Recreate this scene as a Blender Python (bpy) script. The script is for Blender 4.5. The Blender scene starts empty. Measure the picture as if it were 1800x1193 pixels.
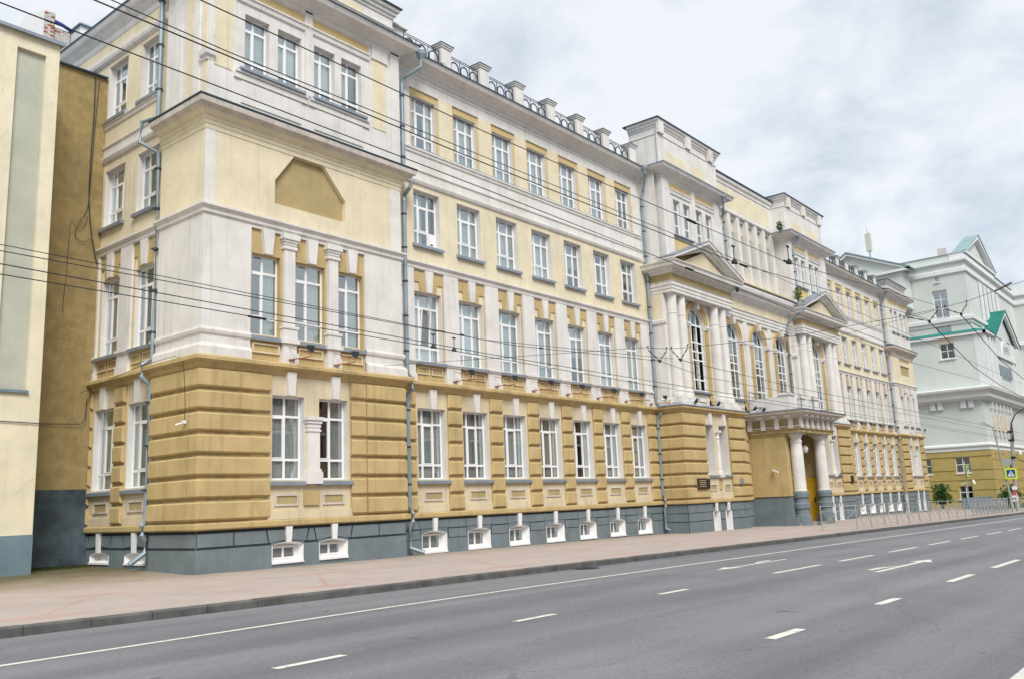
import bpy, math, random
from mathutils import Matrix, Vector
random.seed(7)
S = bpy.context.scene
COL = S.collection
PI = math.pi
# ------------------------------------------------------------------ camera
def cam_setup():
    yaw, pitch, roll = 0.88783753, 0.18398659, -0.04184649
    f = Vector((math.sin(yaw)*math.cos(pitch), math.cos(yaw)*math.cos(pitch), math.sin(pitch)))
    r = Vector((math.cos(yaw), -math.sin(yaw), 0)); u = r.cross(f)
    r2 = r*math.cos(roll) + u*math.sin(roll); u2 = -r*math.sin(roll) + u*math.cos(roll)
    cd = bpy.data.cameras.new('camera'); co = bpy.data.objects.new('camera', cd); COL.objects.link(co)
    cd.sensor_width = 36; cd.lens = 1542.778/1800*36; cd.clip_end = 3000; cd.clip_start = .1
    m = Matrix((r2, u2, -f)).transposed().to_4x4(); m.translation = Vector((0, 0, 1.6))
    co.matrix_world = m; S.camera = co
cam_setup()
# ------------------------------------------------------------------ sky, sun, exposure
S.view_settings.view_transform = 'Standard'; S.view_settings.look = 'None'
S.view_settings.gamma = 1; S.view_settings.use_curve_mapping = False
S.view_settings.exposure = 1.16
SUN = Vector((-0.42, -0.62, 0.78)).normalized()
def world_setup():
    w = bpy.data.worlds.new('World'); S.world = w; w.use_nodes = True
    nt = w.node_tree; N = nt.nodes; L = nt.links; N.clear()
    sky = N.new('ShaderNodeTexSky'); sky.sky_type = 'NISHITA'; sky.sun_disc = False
    sky.sun_elevation = math.asin(SUN.z); sky.sun_rotation = math.atan2(SUN.x, SUN.y)
    tc = N.new('ShaderNodeTexCoord')
    SEED = (5.4, 2.2, 8.9)
    sep = N.new('ShaderNodeSeparateXYZ'); L.new(tc.outputs['Generated'], sep.inputs[0])
    mx = N.new('ShaderNodeMath'); mx.operation = 'MAXIMUM'; mx.inputs[1].default_value = 0.06; L.new(sep.outputs['Z'], mx.inputs[0])
    ad = N.new('ShaderNodeMath'); ad.operation = 'ADD'; ad.inputs[1].default_value = 0.5; L.new(mx.outputs[0], ad.inputs[0])
    dv = N.new('ShaderNodeVectorMath'); dv.operation = 'DIVIDE'; L.new(tc.outputs['Generated'], dv.inputs[0])
    cb = N.new('ShaderNodeCombineXYZ')
    for i in range(3): L.new(ad.outputs[0], cb.inputs[i])
    L.new(cb.outputs[0], dv.inputs[1])
    def noise(scale, det, rough, dist=0):
        n = N.new('ShaderNodeTexNoise'); n.inputs['Scale'].default_value = scale; n.inputs['Detail'].default_value = det
        n.inputs['Roughness'].default_value = rough; n.inputs['Distortion'].default_value = dist
        mo = N.new('ShaderNodeVectorMath'); mo.operation = 'ADD'; mo.inputs[1].default_value = SEED; L.new(dv.outputs[0], mo.inputs[0]); L.new(mo.outputs[0], n.inputs['Vector']); return n
    n1 = noise(6.5, 8, .58, .3); n2 = noise(2.4, 5, .55)
    add = N.new('ShaderNodeMath'); add.operation = 'MULTIPLY_ADD'; add.inputs[1].default_value = .36; L.new(n2.outputs[0], add.inputs[0]); 
    ml = N.new('ShaderNodeMath'); ml.operation = 'MULTIPLY'; ml.inputs[1].default_value = .74; L.new(n1.outputs[0], ml.inputs[0]); L.new(ml.outputs[0], add.inputs[2])
    cr = N.new('ShaderNodeValToRGB'); e = cr.color_ramp.elements
    e[0].position = .44; e[0].color = (2.95, 3.25, 3.65, 1); e[1].position = .62; e[1].color = (4.15, 4.27, 4.42, 1)
    m = cr.color_ramp.elements.new(.53); m.color = (3.55, 3.8, 4.1, 1)
    L.new(add.outputs[0], cr.inputs[0])
    mix = N.new('ShaderNodeMixRGB'); mix.inputs[0].default_value = .93
    L.new(sky.outputs[0], mix.inputs[1]); L.new(cr.outputs[0], mix.inputs[2])
    bg = N.new('ShaderNodeBackground'); bg.inputs[1].default_value = 0.1; L.new(mix.outputs[0], bg.inputs[0])
    o = N.new('ShaderNodeOutputWorld'); L.new(bg.outputs[0], o.inputs[0])
world_setup()
sl = bpy.data.lights.new('sun', 'SUN'); sl.energy = 1.5; sl.angle = math.radians(26); sl.color = (1, .965, .91)
so = bpy.data.objects.new('sun', sl); COL.objects.link(so); so.rotation_euler = SUN.to_track_quat('Z', 'Y').to_euler()

# ------------------------------------------------------------------ materials
def mat(name, color, var=.06, rough=.85, scale=1.2, bump=.25, bscale=40, streak=0, metal=0, stain=None, stain_amt=.0, spec=.3, blotch=(.35, .65)):
    m = bpy.data.materials.new(name); m.use_nodes = True; nt = m.node_tree; N = nt.nodes; L = nt.links
    b = N['Principled BSDF']; b.inputs['Roughness'].default_value = rough; b.inputs['Metallic'].default_value = metal
    b.inputs['Specular IOR Level'].default_value = spec
    g = N.new('ShaderNodeNewGeometry')
    def tex(sc, det, vec=None, ro=.6):
        n = N.new('ShaderNodeTexNoise'); n.inputs['Scale'].default_value = sc; n.inputs['Detail'].default_value = det; n.inputs['Roughness'].default_value = ro
        L.new(vec or g.outputs['Position'], n.inputs['Vector']); return n.outputs[0]
    def mixc(f, a, b2, mode='MIX'):
        x = N.new('ShaderNodeMixRGB'); x.blend_type = mode
        if isinstance(f, (int, float)): x.inputs[0].default_value = f
        else: L.new(f, x.inputs[0])
        for i, c in ((1, a), (2, b2)):
            if isinstance(c, tuple): x.inputs[i].default_value = (*c, 1)
            else: L.new(c, x.inputs[i])
        return x.outputs[0]
    def ramp(f, a, b2):
        r = N.new('ShaderNodeMapRange'); r.inputs[1].default_value = a; r.inputs[2].default_value = b2; L.new(f, r.inputs[0]); return r.outputs[0]
    lo = tuple(max(0, c*(1-var*1.6)) for c in color); hi = tuple(min(1, c*(1+var)) for c in color)
    c = mixc(ramp(tex(scale, 6), *blotch), lo, hi)
    fine = ramp(tex(bscale*.5, 3), .3, .7)
    c = mixc(fine, mixc(.5, c, tuple(x*(1-var) for x in color)), c)
    if streak:
        mp = N.new('ShaderNodeMapping'); mp.inputs['Scale'].default_value = (4.2, 4.2, .2); L.new(g.outputs['Position'], mp.inputs[0])
        s = ramp(tex(1.3, 5, mp.outputs[0]), .52, .74)
        mm = N.new('ShaderNodeMath'); mm.operation = 'MULTIPLY'; mm.inputs[1].default_value = streak; L.new(s, mm.inputs[0])
        c = mixc(mm.outputs[0], c, tuple(x*.55 for x in color))
    if stain:
        s = ramp(tex(.7, 7, ro=.7), .56, .66)
        mm = N.new('ShaderNodeMath'); mm.operation = 'MULTIPLY'; mm.inputs[1].default_value = stain_amt; L.new(s, mm.inputs[0])
        c = mixc(mm.outputs[0], c, stain)
    if stain and streak:                                   # hairline cracks in render coats
        ns = N.new('ShaderNodeTexNoise'); ns.inputs['Scale'].default_value = 2.2; ns.inputs['Detail'].default_value = 5; L.new(g.outputs['Position'], ns.inputs['Vector'])
        va = N.new('ShaderNodeVectorMath'); va.operation = 'MULTIPLY_ADD'; va.inputs[1].default_value = (.8, .8, .8); L.new(ns.outputs['Color'], va.inputs[0]); L.new(g.outputs['Position'], va.inputs[2])
        vo = N.new('ShaderNodeTexVoronoi'); vo.feature = 'DISTANCE_TO_EDGE'; vo.inputs['Scale'].default_value = .42; L.new(va.outputs[0], vo.inputs['Vector'])
        lt = N.new('ShaderNodeMath'); lt.operation = 'LESS_THAN'; lt.inputs[1].default_value = .004; L.new(vo.outputs['Distance'], lt.inputs[0])
        mk = N.new('ShaderNodeMath'); mk.operation = 'MULTIPLY'; L.new(lt.outputs[0], mk.inputs[0]); L.new(ramp(tex(.5, 2), .5, .62), mk.inputs[1])
        mk2 = N.new('ShaderNodeMath'); mk2.operation = 'MULTIPLY'; mk2.inputs[1].default_value = .35; L.new(mk.outputs[0], mk2.inputs[0])
        c = mixc(mk2.outputs[0], c, tuple(x*.5 for x in color))
    L.new(c, b.inputs['Base Color'])
    if bump:
        bp = N.new('ShaderNodeBump'); bp.inputs['Strength'].default_value = bump; bp.inputs['Distance'].default_value = .01
        L.new(tex(bscale, 4), bp.inputs['Height']); L.new(bp.outputs[0], b.inputs['Normal'])
    return m
M = {}
M['white'] = mat('white_stucco', (.715, .695, .66), .07, streak=.38, stain=(.50, .45, .39), stain_amt=.35)
M['weathered'] = mat('weathered_white_stucco', (.60, .55, .49), .12, scale=2.2, streak=.5, stain=(.36, .29, .21), stain_amt=.75)
M['pale'] = mat('pale_yellow_stucco', (.73, .65, .47), .07, streak=.34, stain=(.60, .52, .36), stain_amt=.4)
M['beige'] = mat('beige_stucco', (.645, .555, .385), .07, streak=.42, stain=(.48, .39, .27), stain_amt=.4)
M['ochre'] = mat('ochre_stucco', (.52, .395, .19), .10, streak=.6, bump=.5, stain=(.33, .24, .12), stain_amt=.35)
M['ochre_g'] = mat('ochre_groove_backing', (.41, .31, .145), .18, scale=3, streak=.5)  # darker ochre for the backing behind the block gaps
M['ochre_d'] = mat('ochre_panel', (.42, .33, .165), .08, streak=.25)
M['mustard'] = mat('mustard_stucco', (.60, .455, .215), .06, streak=.15)
M['plinth'] = mat('grey_plinth_paint', (.172, .212, .23), .12, rough=.7, streak=.3, bump=.4)
M['joint'] = mat('dark_joint', (.03, .038, .045), .1)
M['bright'] = mat('bright_white_paint', (.78, .78, .775), .04, streak=.3)
M['reveal'] = mat('reveal_plaster', (.66, .64, .61), .06, streak=.25)
M['upvc'] = mat('white_window_plastic', (.82, .82, .82), .02, rough=.4, bump=0)
M['cream'] = mat('cream_stucco', (.735, .68, .51), .07, streak=.3, stain=(.42, .34, .22), stain_amt=.25)
M['greyp'] = mat('grey_green_render', (.46, .47, .395), .07, streak=.15, bump=.5)
M['brown'] = mat('rough_brown_render', (.35, .262, .118), .14, scale=3.2, bump=1.0, bscale=22, streak=.3, stain=(.24, .17, .07), stain_amt=.55)
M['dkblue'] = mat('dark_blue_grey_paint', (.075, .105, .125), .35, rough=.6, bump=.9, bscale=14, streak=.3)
M['bluegrey'] = mat('blue_grey_paint', (.16, .235, .275), .1, rough=.6, streak=.2)
M['zinc'] = mat('galvanised_sheet', (.30, .345, .40), .12, rough=.42, metal=.35, bump=.05, spec=.5)
M['zincl'] = mat('blue_grey_galvanised_pipe', (.27, .335, .375), .14, rough=.42, metal=.25, bump=.05, spec=.5)
M['dark'] = mat('dark_metal', (.045, .055, .075), .15, rough=.5, bump=.1)
M['rust'] = mat('rusty_metal', (.085, .05, .035), .3, rough=.8, bump=.3)
M['wire'] = mat('black_cable', (.028, .034, .05), .1, rough=.6, bump=0)
M['inside'] = mat('room_wall', (.42, .41, .38), .1)
M['curtain'] = mat('pale_curtain', (.58, .61, .61), .12, rough=.9, bump=0)
M['blind'] = mat('green_grey_blind', (.41, .45, .44), .12, rough=.9, bump=0)
M['drape'] = mat('beige_drape', (.48, .45, .40), .08, rough=.9, bump=0)
M['roof'] = mat('roof_sheet', (.06, .095, .125), .15, rough=.5, metal=.2)
M['green'] = mat('pale_green_stucco', (.60, .645, .61), .05, scale=.3, streak=.15)
M['gwhite'] = mat('white_trim', (.72, .74, .74), .04, streak=.15)
M['teal'] = mat('teal_roof_sheet', (.03, .235, .20), .08, rough=.45, scale=.5, bump=.05)
M['tealg'] = mat('faded_teal_sheet', (.24, .36, .37), .1, rough=.5, scale=.5, bump=.05)
M['olive'] = mat('olive_yellow_stucco', (.44, .345, .125), .06, streak=.2)
M['yellow'] = mat('yellow_painted_door', (.62, .38, .02), .08, rough=.5)
M['blue'] = mat('blue_banner', (.03, .07, .28), .05, rough=.6, bump=0)
M['kerb'] = mat('kerb_stone', (.125, .125, .12), .25, scale=3, bump=.5, bscale=25, stain=(.09, .06, .04), stain_amt=.5)
M['brick'] = mat('red_brick', (.42, .13, .07), .25, scale=9)
M['brickw'] = mat('whitewashed_brick', (.60, .56, .52), .15, scale=9)
M['mortar'] = mat('mortar', (.20, .18, .17), .1)
M['steel'] = mat('grey_painted_steel', (.33, .36, .365), .08, rough=.45, bump=0)
M['conc'] = mat('concrete', (.34, .32, .30), .12, bump=.4)
M['antenna'] = mat('antenna_shell', (.55, .56, .48), .05, bump=0)
M['lemon'] = mat('fluorescent_yellow', (.62, .85, .01), .02, rough=.5, bump=0)
M['sblue'] = mat('sign_blue', (.01, .06, .36), .02, rough=.4, bump=0)
M['swhite'] = mat('sign_white', (.8, .8, .8), .02, rough=.4, bump=0)
M['black'] = mat('black_plastic', (.02, .02, .022), .1, rough=.5, bump=0)
M['red'] = mat('red_paint', (.48, .13, .11), .08, rough=.6, bump=0)
M['orange'] = mat('orange_rust_arm', (.35, .15, .06), .2, rough=.7)
M['leaf'] = mat('leaf_green', (.055, .13, .025), .45, scale=6, rough=.6, bump=0)
M['leafb'] = mat('bright_leaf_green', (.12, .24, .03), .4, scale=6, rough=.6, bump=0)
M['mossy'] = mat('moss_green', (.045, .055, .015), .3, scale=6, bump=0)
M['bark'] = mat('bark', (.12, .085, .06), .3)
M['grass'] = mat('grass_blades', (.07, .19, .025), .35, scale=3, rough=.8)
M['plaque'] = mat('dark_bronze_plaque', (.06, .045, .04), .2, rough=.45, metal=.3)
M['facing'] = mat('opposite_brick_wall', (.40, .23, .17), .15, scale=.6)

def glass_mat():
    m = bpy.data.materials.new('window_glass'); m.use_nodes = True; nt = m.node_tree; N = nt.nodes; L = nt.links; N.clear()
    t = N.new('ShaderNodeBsdfTransparent'); t.inputs[0].default_value = (.90, .925, .92, 1)
    g = N.new('ShaderNodeBsdfGlossy'); g.inputs[0].default_value = (.86, .94, .96, 1); g.inputs['Roughness'].default_value = .015
    f = N.new('ShaderNodeFresnel'); f.inputs[0].default_value = 1.85
    bp = N.new('ShaderNodeBump'); bp.inputs['Strength'].default_value = .05; bp.inputs['Distance'].default_value = .02
    ge = N.new('ShaderNodeNewGeometry')
    n = N.new('ShaderNodeTexNoise'); n.inputs['Scale'].default_value = 1.3; L.new(ge.outputs['Position'], n.inputs['Vector']); L.new(n.outputs[0], bp.inputs['Height'])
    L.new(bp.outputs[0], g.inputs['Normal'])
    mr = N.new('ShaderNodeMath'); mr.operation = 'MULTIPLY_ADD'; mr.inputs[1].default_value = 1.1; mr.inputs[2].default_value = .26; mr.use_clamp = True; L.new(f.outputs[0], mr.inputs[0])
    bf = N.new('ShaderNodeMath'); bf.operation = 'SUBTRACT'; bf.inputs[0].default_value = 1; L.new(ge.outputs['Backfacing'], bf.inputs[1])
    mb_ = N.new('ShaderNodeMath'); mb_.operation = 'MULTIPLY'; L.new(mr.outputs[0], mb_.inputs[0]); L.new(bf.outputs[0], mb_.inputs[1])
    x = N.new('ShaderNodeMixShader'); L.new(mb_.outputs[0], x.inputs[0]); L.new(t.outputs[0], x.inputs[1]); L.new(g.outputs[0], x.inputs[2])
    o = N.new('ShaderNodeOutputMaterial'); L.new(x.outputs[0], o.inputs[0]); return m
M['glass'] = glass_mat()

# ------------------------------------------------------------------ mesh helpers
class MB:
    def __init__(s): s.v = []; s.f = []; s.sm = False; s.r = None
    def add(s, vs, fs):
        o = len(s.v); s.v += [tuple(p) for p in vs]; s.f += [tuple(i+o for i in f) for f in fs]; return s
    def box(s, x0, x1, y0, y1, z0, z1):
        return s.add([(x0,y0,z0),(x1,y0,z0),(x1,y1,z0),(x0,y1,z0),(x0,y0,z1),(x1,y0,z1),(x1,y1,z1),(x0,y1,z1)],
              [(0,3,2,1),(4,5,6,7),(0,1,5,4),(1,2,6,5),(2,3,7,6),(3,0,4,7)])
    def tube(s, pts, r, n=8, cap=True):
        pts = [Vector(p) for p in pts]; rings = []; up = Vector((0, 0, 1))
        for i, p in enumerate(pts):
            d = (pts[min(i+1, len(pts)-1)]-pts[max(i-1, 0)]).normalized()
            a = d.cross(up)
            if a.length < .05: a = d.cross(Vector((0, 1, 0)))
            a.normalize(); b = d.cross(a).normalized(); rr = r[i] if isinstance(r, (list, tuple)) else r
            rings.append([p+a*math.cos(2*PI*k/n)*rr+b*math.sin(2*PI*k/n)*rr for k in range(n)])
        vs = [q for R in rings for q in R]; fs = []
        for i in range(len(pts)-1):
            for k in range(n): fs.append((i*n+k, i*n+(k+1) % n, (i+1)*n+(k+1) % n, (i+1)*n+k))
        if cap: fs += [tuple(range(n))[::-1], tuple((len(pts)-1)*n+k for k in range(n))]
        return s.add(vs, fs)
    def lathe(s, prof, cx, cy, n=20):
        vs = [(cx+r*math.cos(2*PI*k/n), cy+r*math.sin(2*PI*k/n), z) for r, z in prof for k in range(n)]; fs = []
        for i in range(len(prof)-1):
            for k in range(n): fs.append((i*n+k, i*n+(k+1) % n, (i+1)*n+(k+1) % n, (i+1)*n+k))
        fs += [tuple(range(n))[::-1], tuple((len(prof)-1)*n+k for k in range(n))]
        return s.add(vs, fs)
    def slab(s, F, poly, v0, v1):
        """polygon in (u,w) of frame F, between depths v0 and v1"""
        n = len(poly); vs = [F(u, v0, w) for u, w in poly]+[F(u, v1, w) for u, w in poly]
        fs = [tuple(range(n)), tuple(range(n, 2*n))[::-1]]+[(i, (i+1) % n+0, (i+1) % n+n, i+n) for i in range(n)]
        return s.add(vs, fs)
def mesh(name, mb, m):
    me = bpy.data.meshes.new(name); me.from_pydata([tuple(v) for v in mb.v], [], mb.f)
    if m: me.materials.append(M[m] if isinstance(m, str) else m)
    if mb.sm:
        for p in me.polygons: p.use_smooth = True
    me.update(); return me
WL = {}
def link(name, data, parent=None, loc=(0, 0, 0), rz=0, label=None):
    """loc is a world position for parts of things; for sub-parts of rotated parts use local()"""
    o = bpy.data.objects.new(name, data); COL.objects.link(o); o.rotation_euler.z = rz
    if parent is not None:
        o.parent = parent; p = WL[parent.name]; o.location = Vector(loc)-Vector(p)
    else: o.location = loc
    WL[o.name] = tuple(loc)
    if label: o['label'] = label
    return o
def local(name, data, parent, loc=(0, 0, 0)):
    o = bpy.data.objects.new(name, data); COL.objects.link(o); o.parent = parent; o.location = loc; return o
SPLIT = {'wall_panel', 'frieze_panel', 'attic_panel', 'front_pilaster', 'corbel', 'bay_pilaster', 'bay_recess', 'porch_wall', 'porch_plinth', 'porch_ledge', 'pilaster', 'sill',
         'column_base', 'spandrel_panel', 'lintel_relief', 'apron', 'panel_frame', 'corner_strip', 'attic_pilaster', 'attic_pier', 'groove', 'far_wing_trim', 'gable_trim', 'bay_trim', 'joint_band', 'dentils', 'impost', 'bay_wall', 'moulding', 'wall', 'door_rail', 'raking_cornice', 'balcony_parapet', 'boot_rack', 'window_surround', 'attic'}
def clusters(mb, tol=.004):
    par = list(range(len(mb.v)))
    def find(i):
        while par[i] != i: par[i] = par[par[i]]; i = par[i]
        return i
    for f in mb.f:
        a = find(f[0])
        for i in f[1:]: par[find(i)] = a
    isl = {}
    for i in range(len(mb.v)): isl.setdefault(find(i), []).append(i)
    B = []
    for r, ix in isl.items():
        P = [mb.v[i] for i in ix]; B.append([r, [min(p[k] for p in P)-tol for k in range(3)], [max(p[k] for p in P)+tol for k in range(3)]])
    if len(B) > 400: return [mb]
    g = list(range(len(B)))
    def fg(i):
        while g[i] != i: i = g[i]
        return i
    for i in range(len(B)):
        for j in range(i):
            if all(B[i][1][k] <= B[j][2][k] and B[j][1][k] <= B[i][2][k] for k in range(3)): g[fg(i)] = fg(j)
    out = {}
    grp = {B[i][0]: fg(i) for i in range(len(B))}
    mp = {}
    for i, v in enumerate(mb.v):
        k = grp[find(i)]; m = out.setdefault(k, MB()); mp[i] = len(m.v); m.v.append(v)
    for f in mb.f: out[grp[find(f[0])]].f.append(tuple(mp[i] for i in f))
    return list(out.values())
def part(name, mb, m, parent, label=None, **k):
    if mb.r is not None:
        rv, mb.r = mb.r, None
        if name == 'wall' and m in ('white', 'pale', 'beige', 'green') or name == 'window_surround':
            for c in clusters(rv, .02): link('window_reveal', mesh('window_reveal', c, 'reveal'), parent)
        else: mb.add(rv.v, rv.f)
    if name in SPLIT and not k:
        cl = clusters(mb)
        for c in cl: o = link(name, mesh(name, c, m), parent, label=label)
        return o
    return link(name, mesh(name, mb, m), parent, label=label, **k)
def thing(name, label, cat, loc=(0, 0, 0), group=None, data=None, rz=0):
    o = link(name, data, None, loc, rz); o['label'] = label; o['category'] = cat
    if group: o['group'] = group
    return o
def solid(name, mb, m, label, cat, group=None): return thing(name, label, cat, group=group, data=mesh(name, mb, m))
def struct(name, mb, m, kind='structure'):
    o = link(name, mesh(name, mb, m)); o['kind'] = kind; return o
def FR(Y): return lambda u, v, w: (u, Y+v, w)           # street-facing wall plane
def SD(X): return lambda u, v, w: (X+v, u, w)           # side wall facing the camera's left
def wall(mb, F, u0, u1, z0, z1, holes=(), depth=.22):
    """holes: (u0,u1,z0,z1[,rise[,depth]]); rise>0 = the top is an arc of that rise"""
    us = sorted({u0, u1, *[h[0] for h in holes], *[h[1] for h in holes]}); zs = sorted({z0, z1, *[h[2] for h in holes], *[h[3] for h in holes]})
    for a, b in zip(us, us[1:]):
        for c, d in zip(zs, zs[1:]):
            if any(h[0]-1e-6 <= a and b <= h[1]+1e-6 and h[2]-1e-6 <= c and d <= h[3]+1e-6 for h in holes): continue
            mb.add([F(a, 0, c), F(b, 0, c), F(b, 0, d), F(a, 0, d)], [(0, 1, 2, 3)])
    if holes and mb.r is None: mb.r = MB()
    for h in holes:
        a, b, c, d = h[:4]; rise = h[4] if len(h) > 4 else 0; dep = h[5] if len(h) > 5 else depth
        zt = d-rise
        for p, q in (((a, c), (b, c)), ((a, c), (a, zt)), ((b, c), (b, zt))):
            mb.r.add([F(p[0], 0, p[1]), F(q[0], 0, q[1]), F(q[0], dep, q[1]), F(p[0], dep, p[1])], [(0, 1, 2, 3)])
        if not rise: mb.r.add([F(a, 0, d), F(b, 0, d), F(b, dep, d), F(a, dep, d)], [(0, 1, 2, 3)])
        else:
            A = arc(a, b, zt, rise)
            for p, q in zip(A, A[1:]): mb.r.add([F(p[0], 0, p[1]), F(q[0], 0, q[1]), F(q[0], dep, q[1]), F(p[0], dep, p[1])], [(0, 1, 2, 3)])
            n = len(A)//2
            mb.add([F(a, 0, d)]+[F(x, 0, z) for x, z in A[:n+1]], [tuple([0]+list(range(n+1, 0, -1)))])
            mb.add([F(b, 0, d)]+[F(x, 0, z) for x, z in A[n:]], [tuple([0]+list(range(n+1, 0, -1)))])
def arc(a, b, zt, rise, n=14):
    hw = (b-a)/2; R = (hw*hw+rise*rise)/(2*rise); cz = zt+rise-R; t0 = math.asin(min(1, hw/R)) if rise <= hw*.999 else PI/2
    return [((a+b)/2+R*math.sin(-t0+2*t0*i/n), cz+R*math.cos(-t0+2*t0*i/n)) for i in range(n+1)]
def sweep(mb, path, prof, back=.03):
    """prof [(out,z)...] swept along ground path; outward is to the right-hand rule n=(dy,-dx)"""
    prof = [(-back, prof[0][1])]+list(prof)+[(-back, prof[-1][1])]
    n = len(prof); P = [Vector(p) for p in path]; D = [(b-a).normalized() for a, b in zip(P, P[1:])]
    NN = [Vector((d.y, -d.x)) for d in D]; vs = []
    for i, p in enumerate(P):
        if i == 0: m = NN[0]
        elif i == len(P)-1: m = NN[-1]
        else: m = (NN[i-1]+NN[i])/(1+NN[i-1].dot(NN[i]))
        vs += [(p.x+m.x*o, p.y+m.y*o, z) for o, z in prof]
    fs = [(i*n+k, i*n+(k+1) % n, (i+1)*n+(k+1) % n, (i+1)*n+k) for i in range(len(P)-1) for k in range(n)]
    fs += [tuple(range(n)), tuple((len(P)-1)*n+k for k in range(n))[::-1]]
    return mb.add(vs, fs)

# ------------------------------------------------------------------ ground levels
def zk(X):
    X = min(X, 95); return .18-.0122*X
def zroad(X, Y): return zk(X)+.02*(13-max(Y, 6))-.02*max(0, 6-max(Y, -2))
def zw(X):
    X = min(X, 95); return .21-.0092*X
def zpave(X, Y):
    if Y < 22: t = (Y-13)/9; return (1-t)*(zk(X)+.13)+t*zw(X)
    return zw(X)+.03*(min(Y, 30)-22)
def sheet(xs, ys, zf, dz=0):
    mb = MB(); n = len(ys)
    vs = [(x, y, zf(x, y)+dz) for x in xs for y in ys]
    mb.add(vs, [(i*n+j, (i+1)*n+j, (i+1)*n+j+1, i*n+j+1) for i in range(len(xs)-1) for j in range(n-1)]); return mb
def frange(a, b, n): return [a+(b-a)*i/n for i in range(n+1)]

def asphalt():
    m = mat('asphalt', (.228, .232, .243), .07, rough=.8, scale=.35, bump=.6, bscale=60)
    nt = m.node_tree; N = nt.nodes; L = nt.links; b = N['Principled BSDF']; base = b.inputs['Base Color'].links[0].from_socket
    g = N.new('ShaderNodeNewGeometry'); mp = N.new('ShaderNodeMapping'); mp.inputs['Scale'].default_value = (.045, .9, 1); L.new(g.outputs['Position'], mp.inputs[0])
    n = N.new('ShaderNodeTexNoise'); n.inputs['Scale'].default_value = 1; n.inputs['Detail'].default_value = 5; L.new(mp.outputs[0], n.inputs['Vector'])
    r = N.new('ShaderNodeMapRange'); r.inputs[1].default_value = .4; r.inputs[2].default_value = .62; L.new(n.outputs[0], r.inputs[0])
    x = N.new('ShaderNodeMixRGB'); x.blend_type = 'MULTIPLY'; x.inputs[2].default_value = (.72, .73, .76, 1); L.new(r.outputs[0], x.inputs[0]); L.new(base, x.inputs[1])
    v = N.new('ShaderNodeTexNoise'); v.inputs['Scale'].default_value = 2.2; v.inputs['Detail'].default_value = 3; L.new(g.outputs['Position'], v.inputs['Vector'])
    r2 = N.new('ShaderNodeMapRange'); r2.inputs[1].default_value = .69; r2.inputs[2].default_value = .74; L.new(v.outputs[0], r2.inputs[0])
    x2 = N.new('ShaderNodeMixRGB'); x2.inputs[2].default_value = (.09, .095, .11, 1); 
    k = N.new('ShaderNodeMath'); k.operation = 'MULTIPLY'; k.inputs[1].default_value = .75; L.new(r2.outputs[0], k.inputs[0]); L.new(k.outputs[0], x2.inputs[0]); L.new(x.outputs[0], x2.inputs[1])
    s = N.new('ShaderNodeTexNoise'); s.inputs['Scale'].default_value = 28; s.inputs['Detail'].default_value = 2; L.new(g.outputs['Position'], s.inputs['Vector'])
    x3 = N.new('ShaderNodeMixRGB'); x3.blend_type = 'OVERLAY'; x3.inputs[0].default_value = .35; L.new(x2.outputs[0], x3.inputs[1]); L.new(s.outputs[0], x3.inputs[2])
    # hairline cracks, sealed joints and paler worn tracks
    dn = N.new('ShaderNodeTexNoise'); dn.inputs['Scale'].default_value = 1.4; dn.inputs['Detail'].default_value = 5; L.new(g.outputs['Position'], dn.inputs['Vector'])
    va = N.new('ShaderNodeVectorMath'); va.operation = 'MULTIPLY_ADD'; va.inputs[1].default_value = (.9, .9, 0); L.new(dn.outputs['Color'], va.inputs[0]); L.new(g.outputs['Position'], va.inputs[2])
    vo = N.new('ShaderNodeTexVoronoi'); vo.feature = 'DISTANCE_TO_EDGE'; vo.inputs['Scale'].default_value = .16; L.new(va.outputs[0], vo.inputs['Vector'])
    lt = N.new('ShaderNodeMath'); lt.operation = 'LESS_THAN'; lt.inputs[1].default_value = .0018; L.new(vo.outputs['Distance'], lt.inputs[0])
    x4 = N.new('ShaderNodeMixRGB'); x4.inputs[2].default_value = (.07, .07, .075, 1); L.new(x3.outputs[0], x4.inputs[1])
    k4 = N.new('ShaderNodeMath'); k4.operation = 'MULTIPLY'; k4.inputs[1].default_value = .3; L.new(lt.outputs[0], k4.inputs[0]); L.new(k4.outputs[0], x4.inputs[0])
    sy = N.new('ShaderNodeSeparateXYZ'); L.new(va.outputs[0], sy.inputs[0])
    wv = N.new('ShaderNodeMath'); wv.operation = 'SINE'; my = N.new('ShaderNodeMath'); my.operation = 'MULTIPLY'; my.inputs[1].default_value = 3.7; L.new(sy.outputs[1], my.inputs[0]); L.new(my.outputs[0], wv.inputs[0])
    wr = N.new('ShaderNodeMapRange'); wr.inputs[1].default_value = -1; wr.inputs[2].default_value = 1; wr.inputs[3].default_value = 0; wr.inputs[4].default_value = .5; L.new(wv.outputs[0], wr.inputs[0])
    x5 = N.new('ShaderNodeMixRGB'); x5.blend_type = 'MULTIPLY'; x5.inputs[2].default_value = (.86, .86, .87, 1); L.new(wr.outputs[0], x5.inputs[0]); L.new(x4.outputs[0], x5.inputs[1])
    L.new(x5.outputs[0], b.inputs['Base Color']); return m
M['asphalt'] = asphalt()
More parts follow.
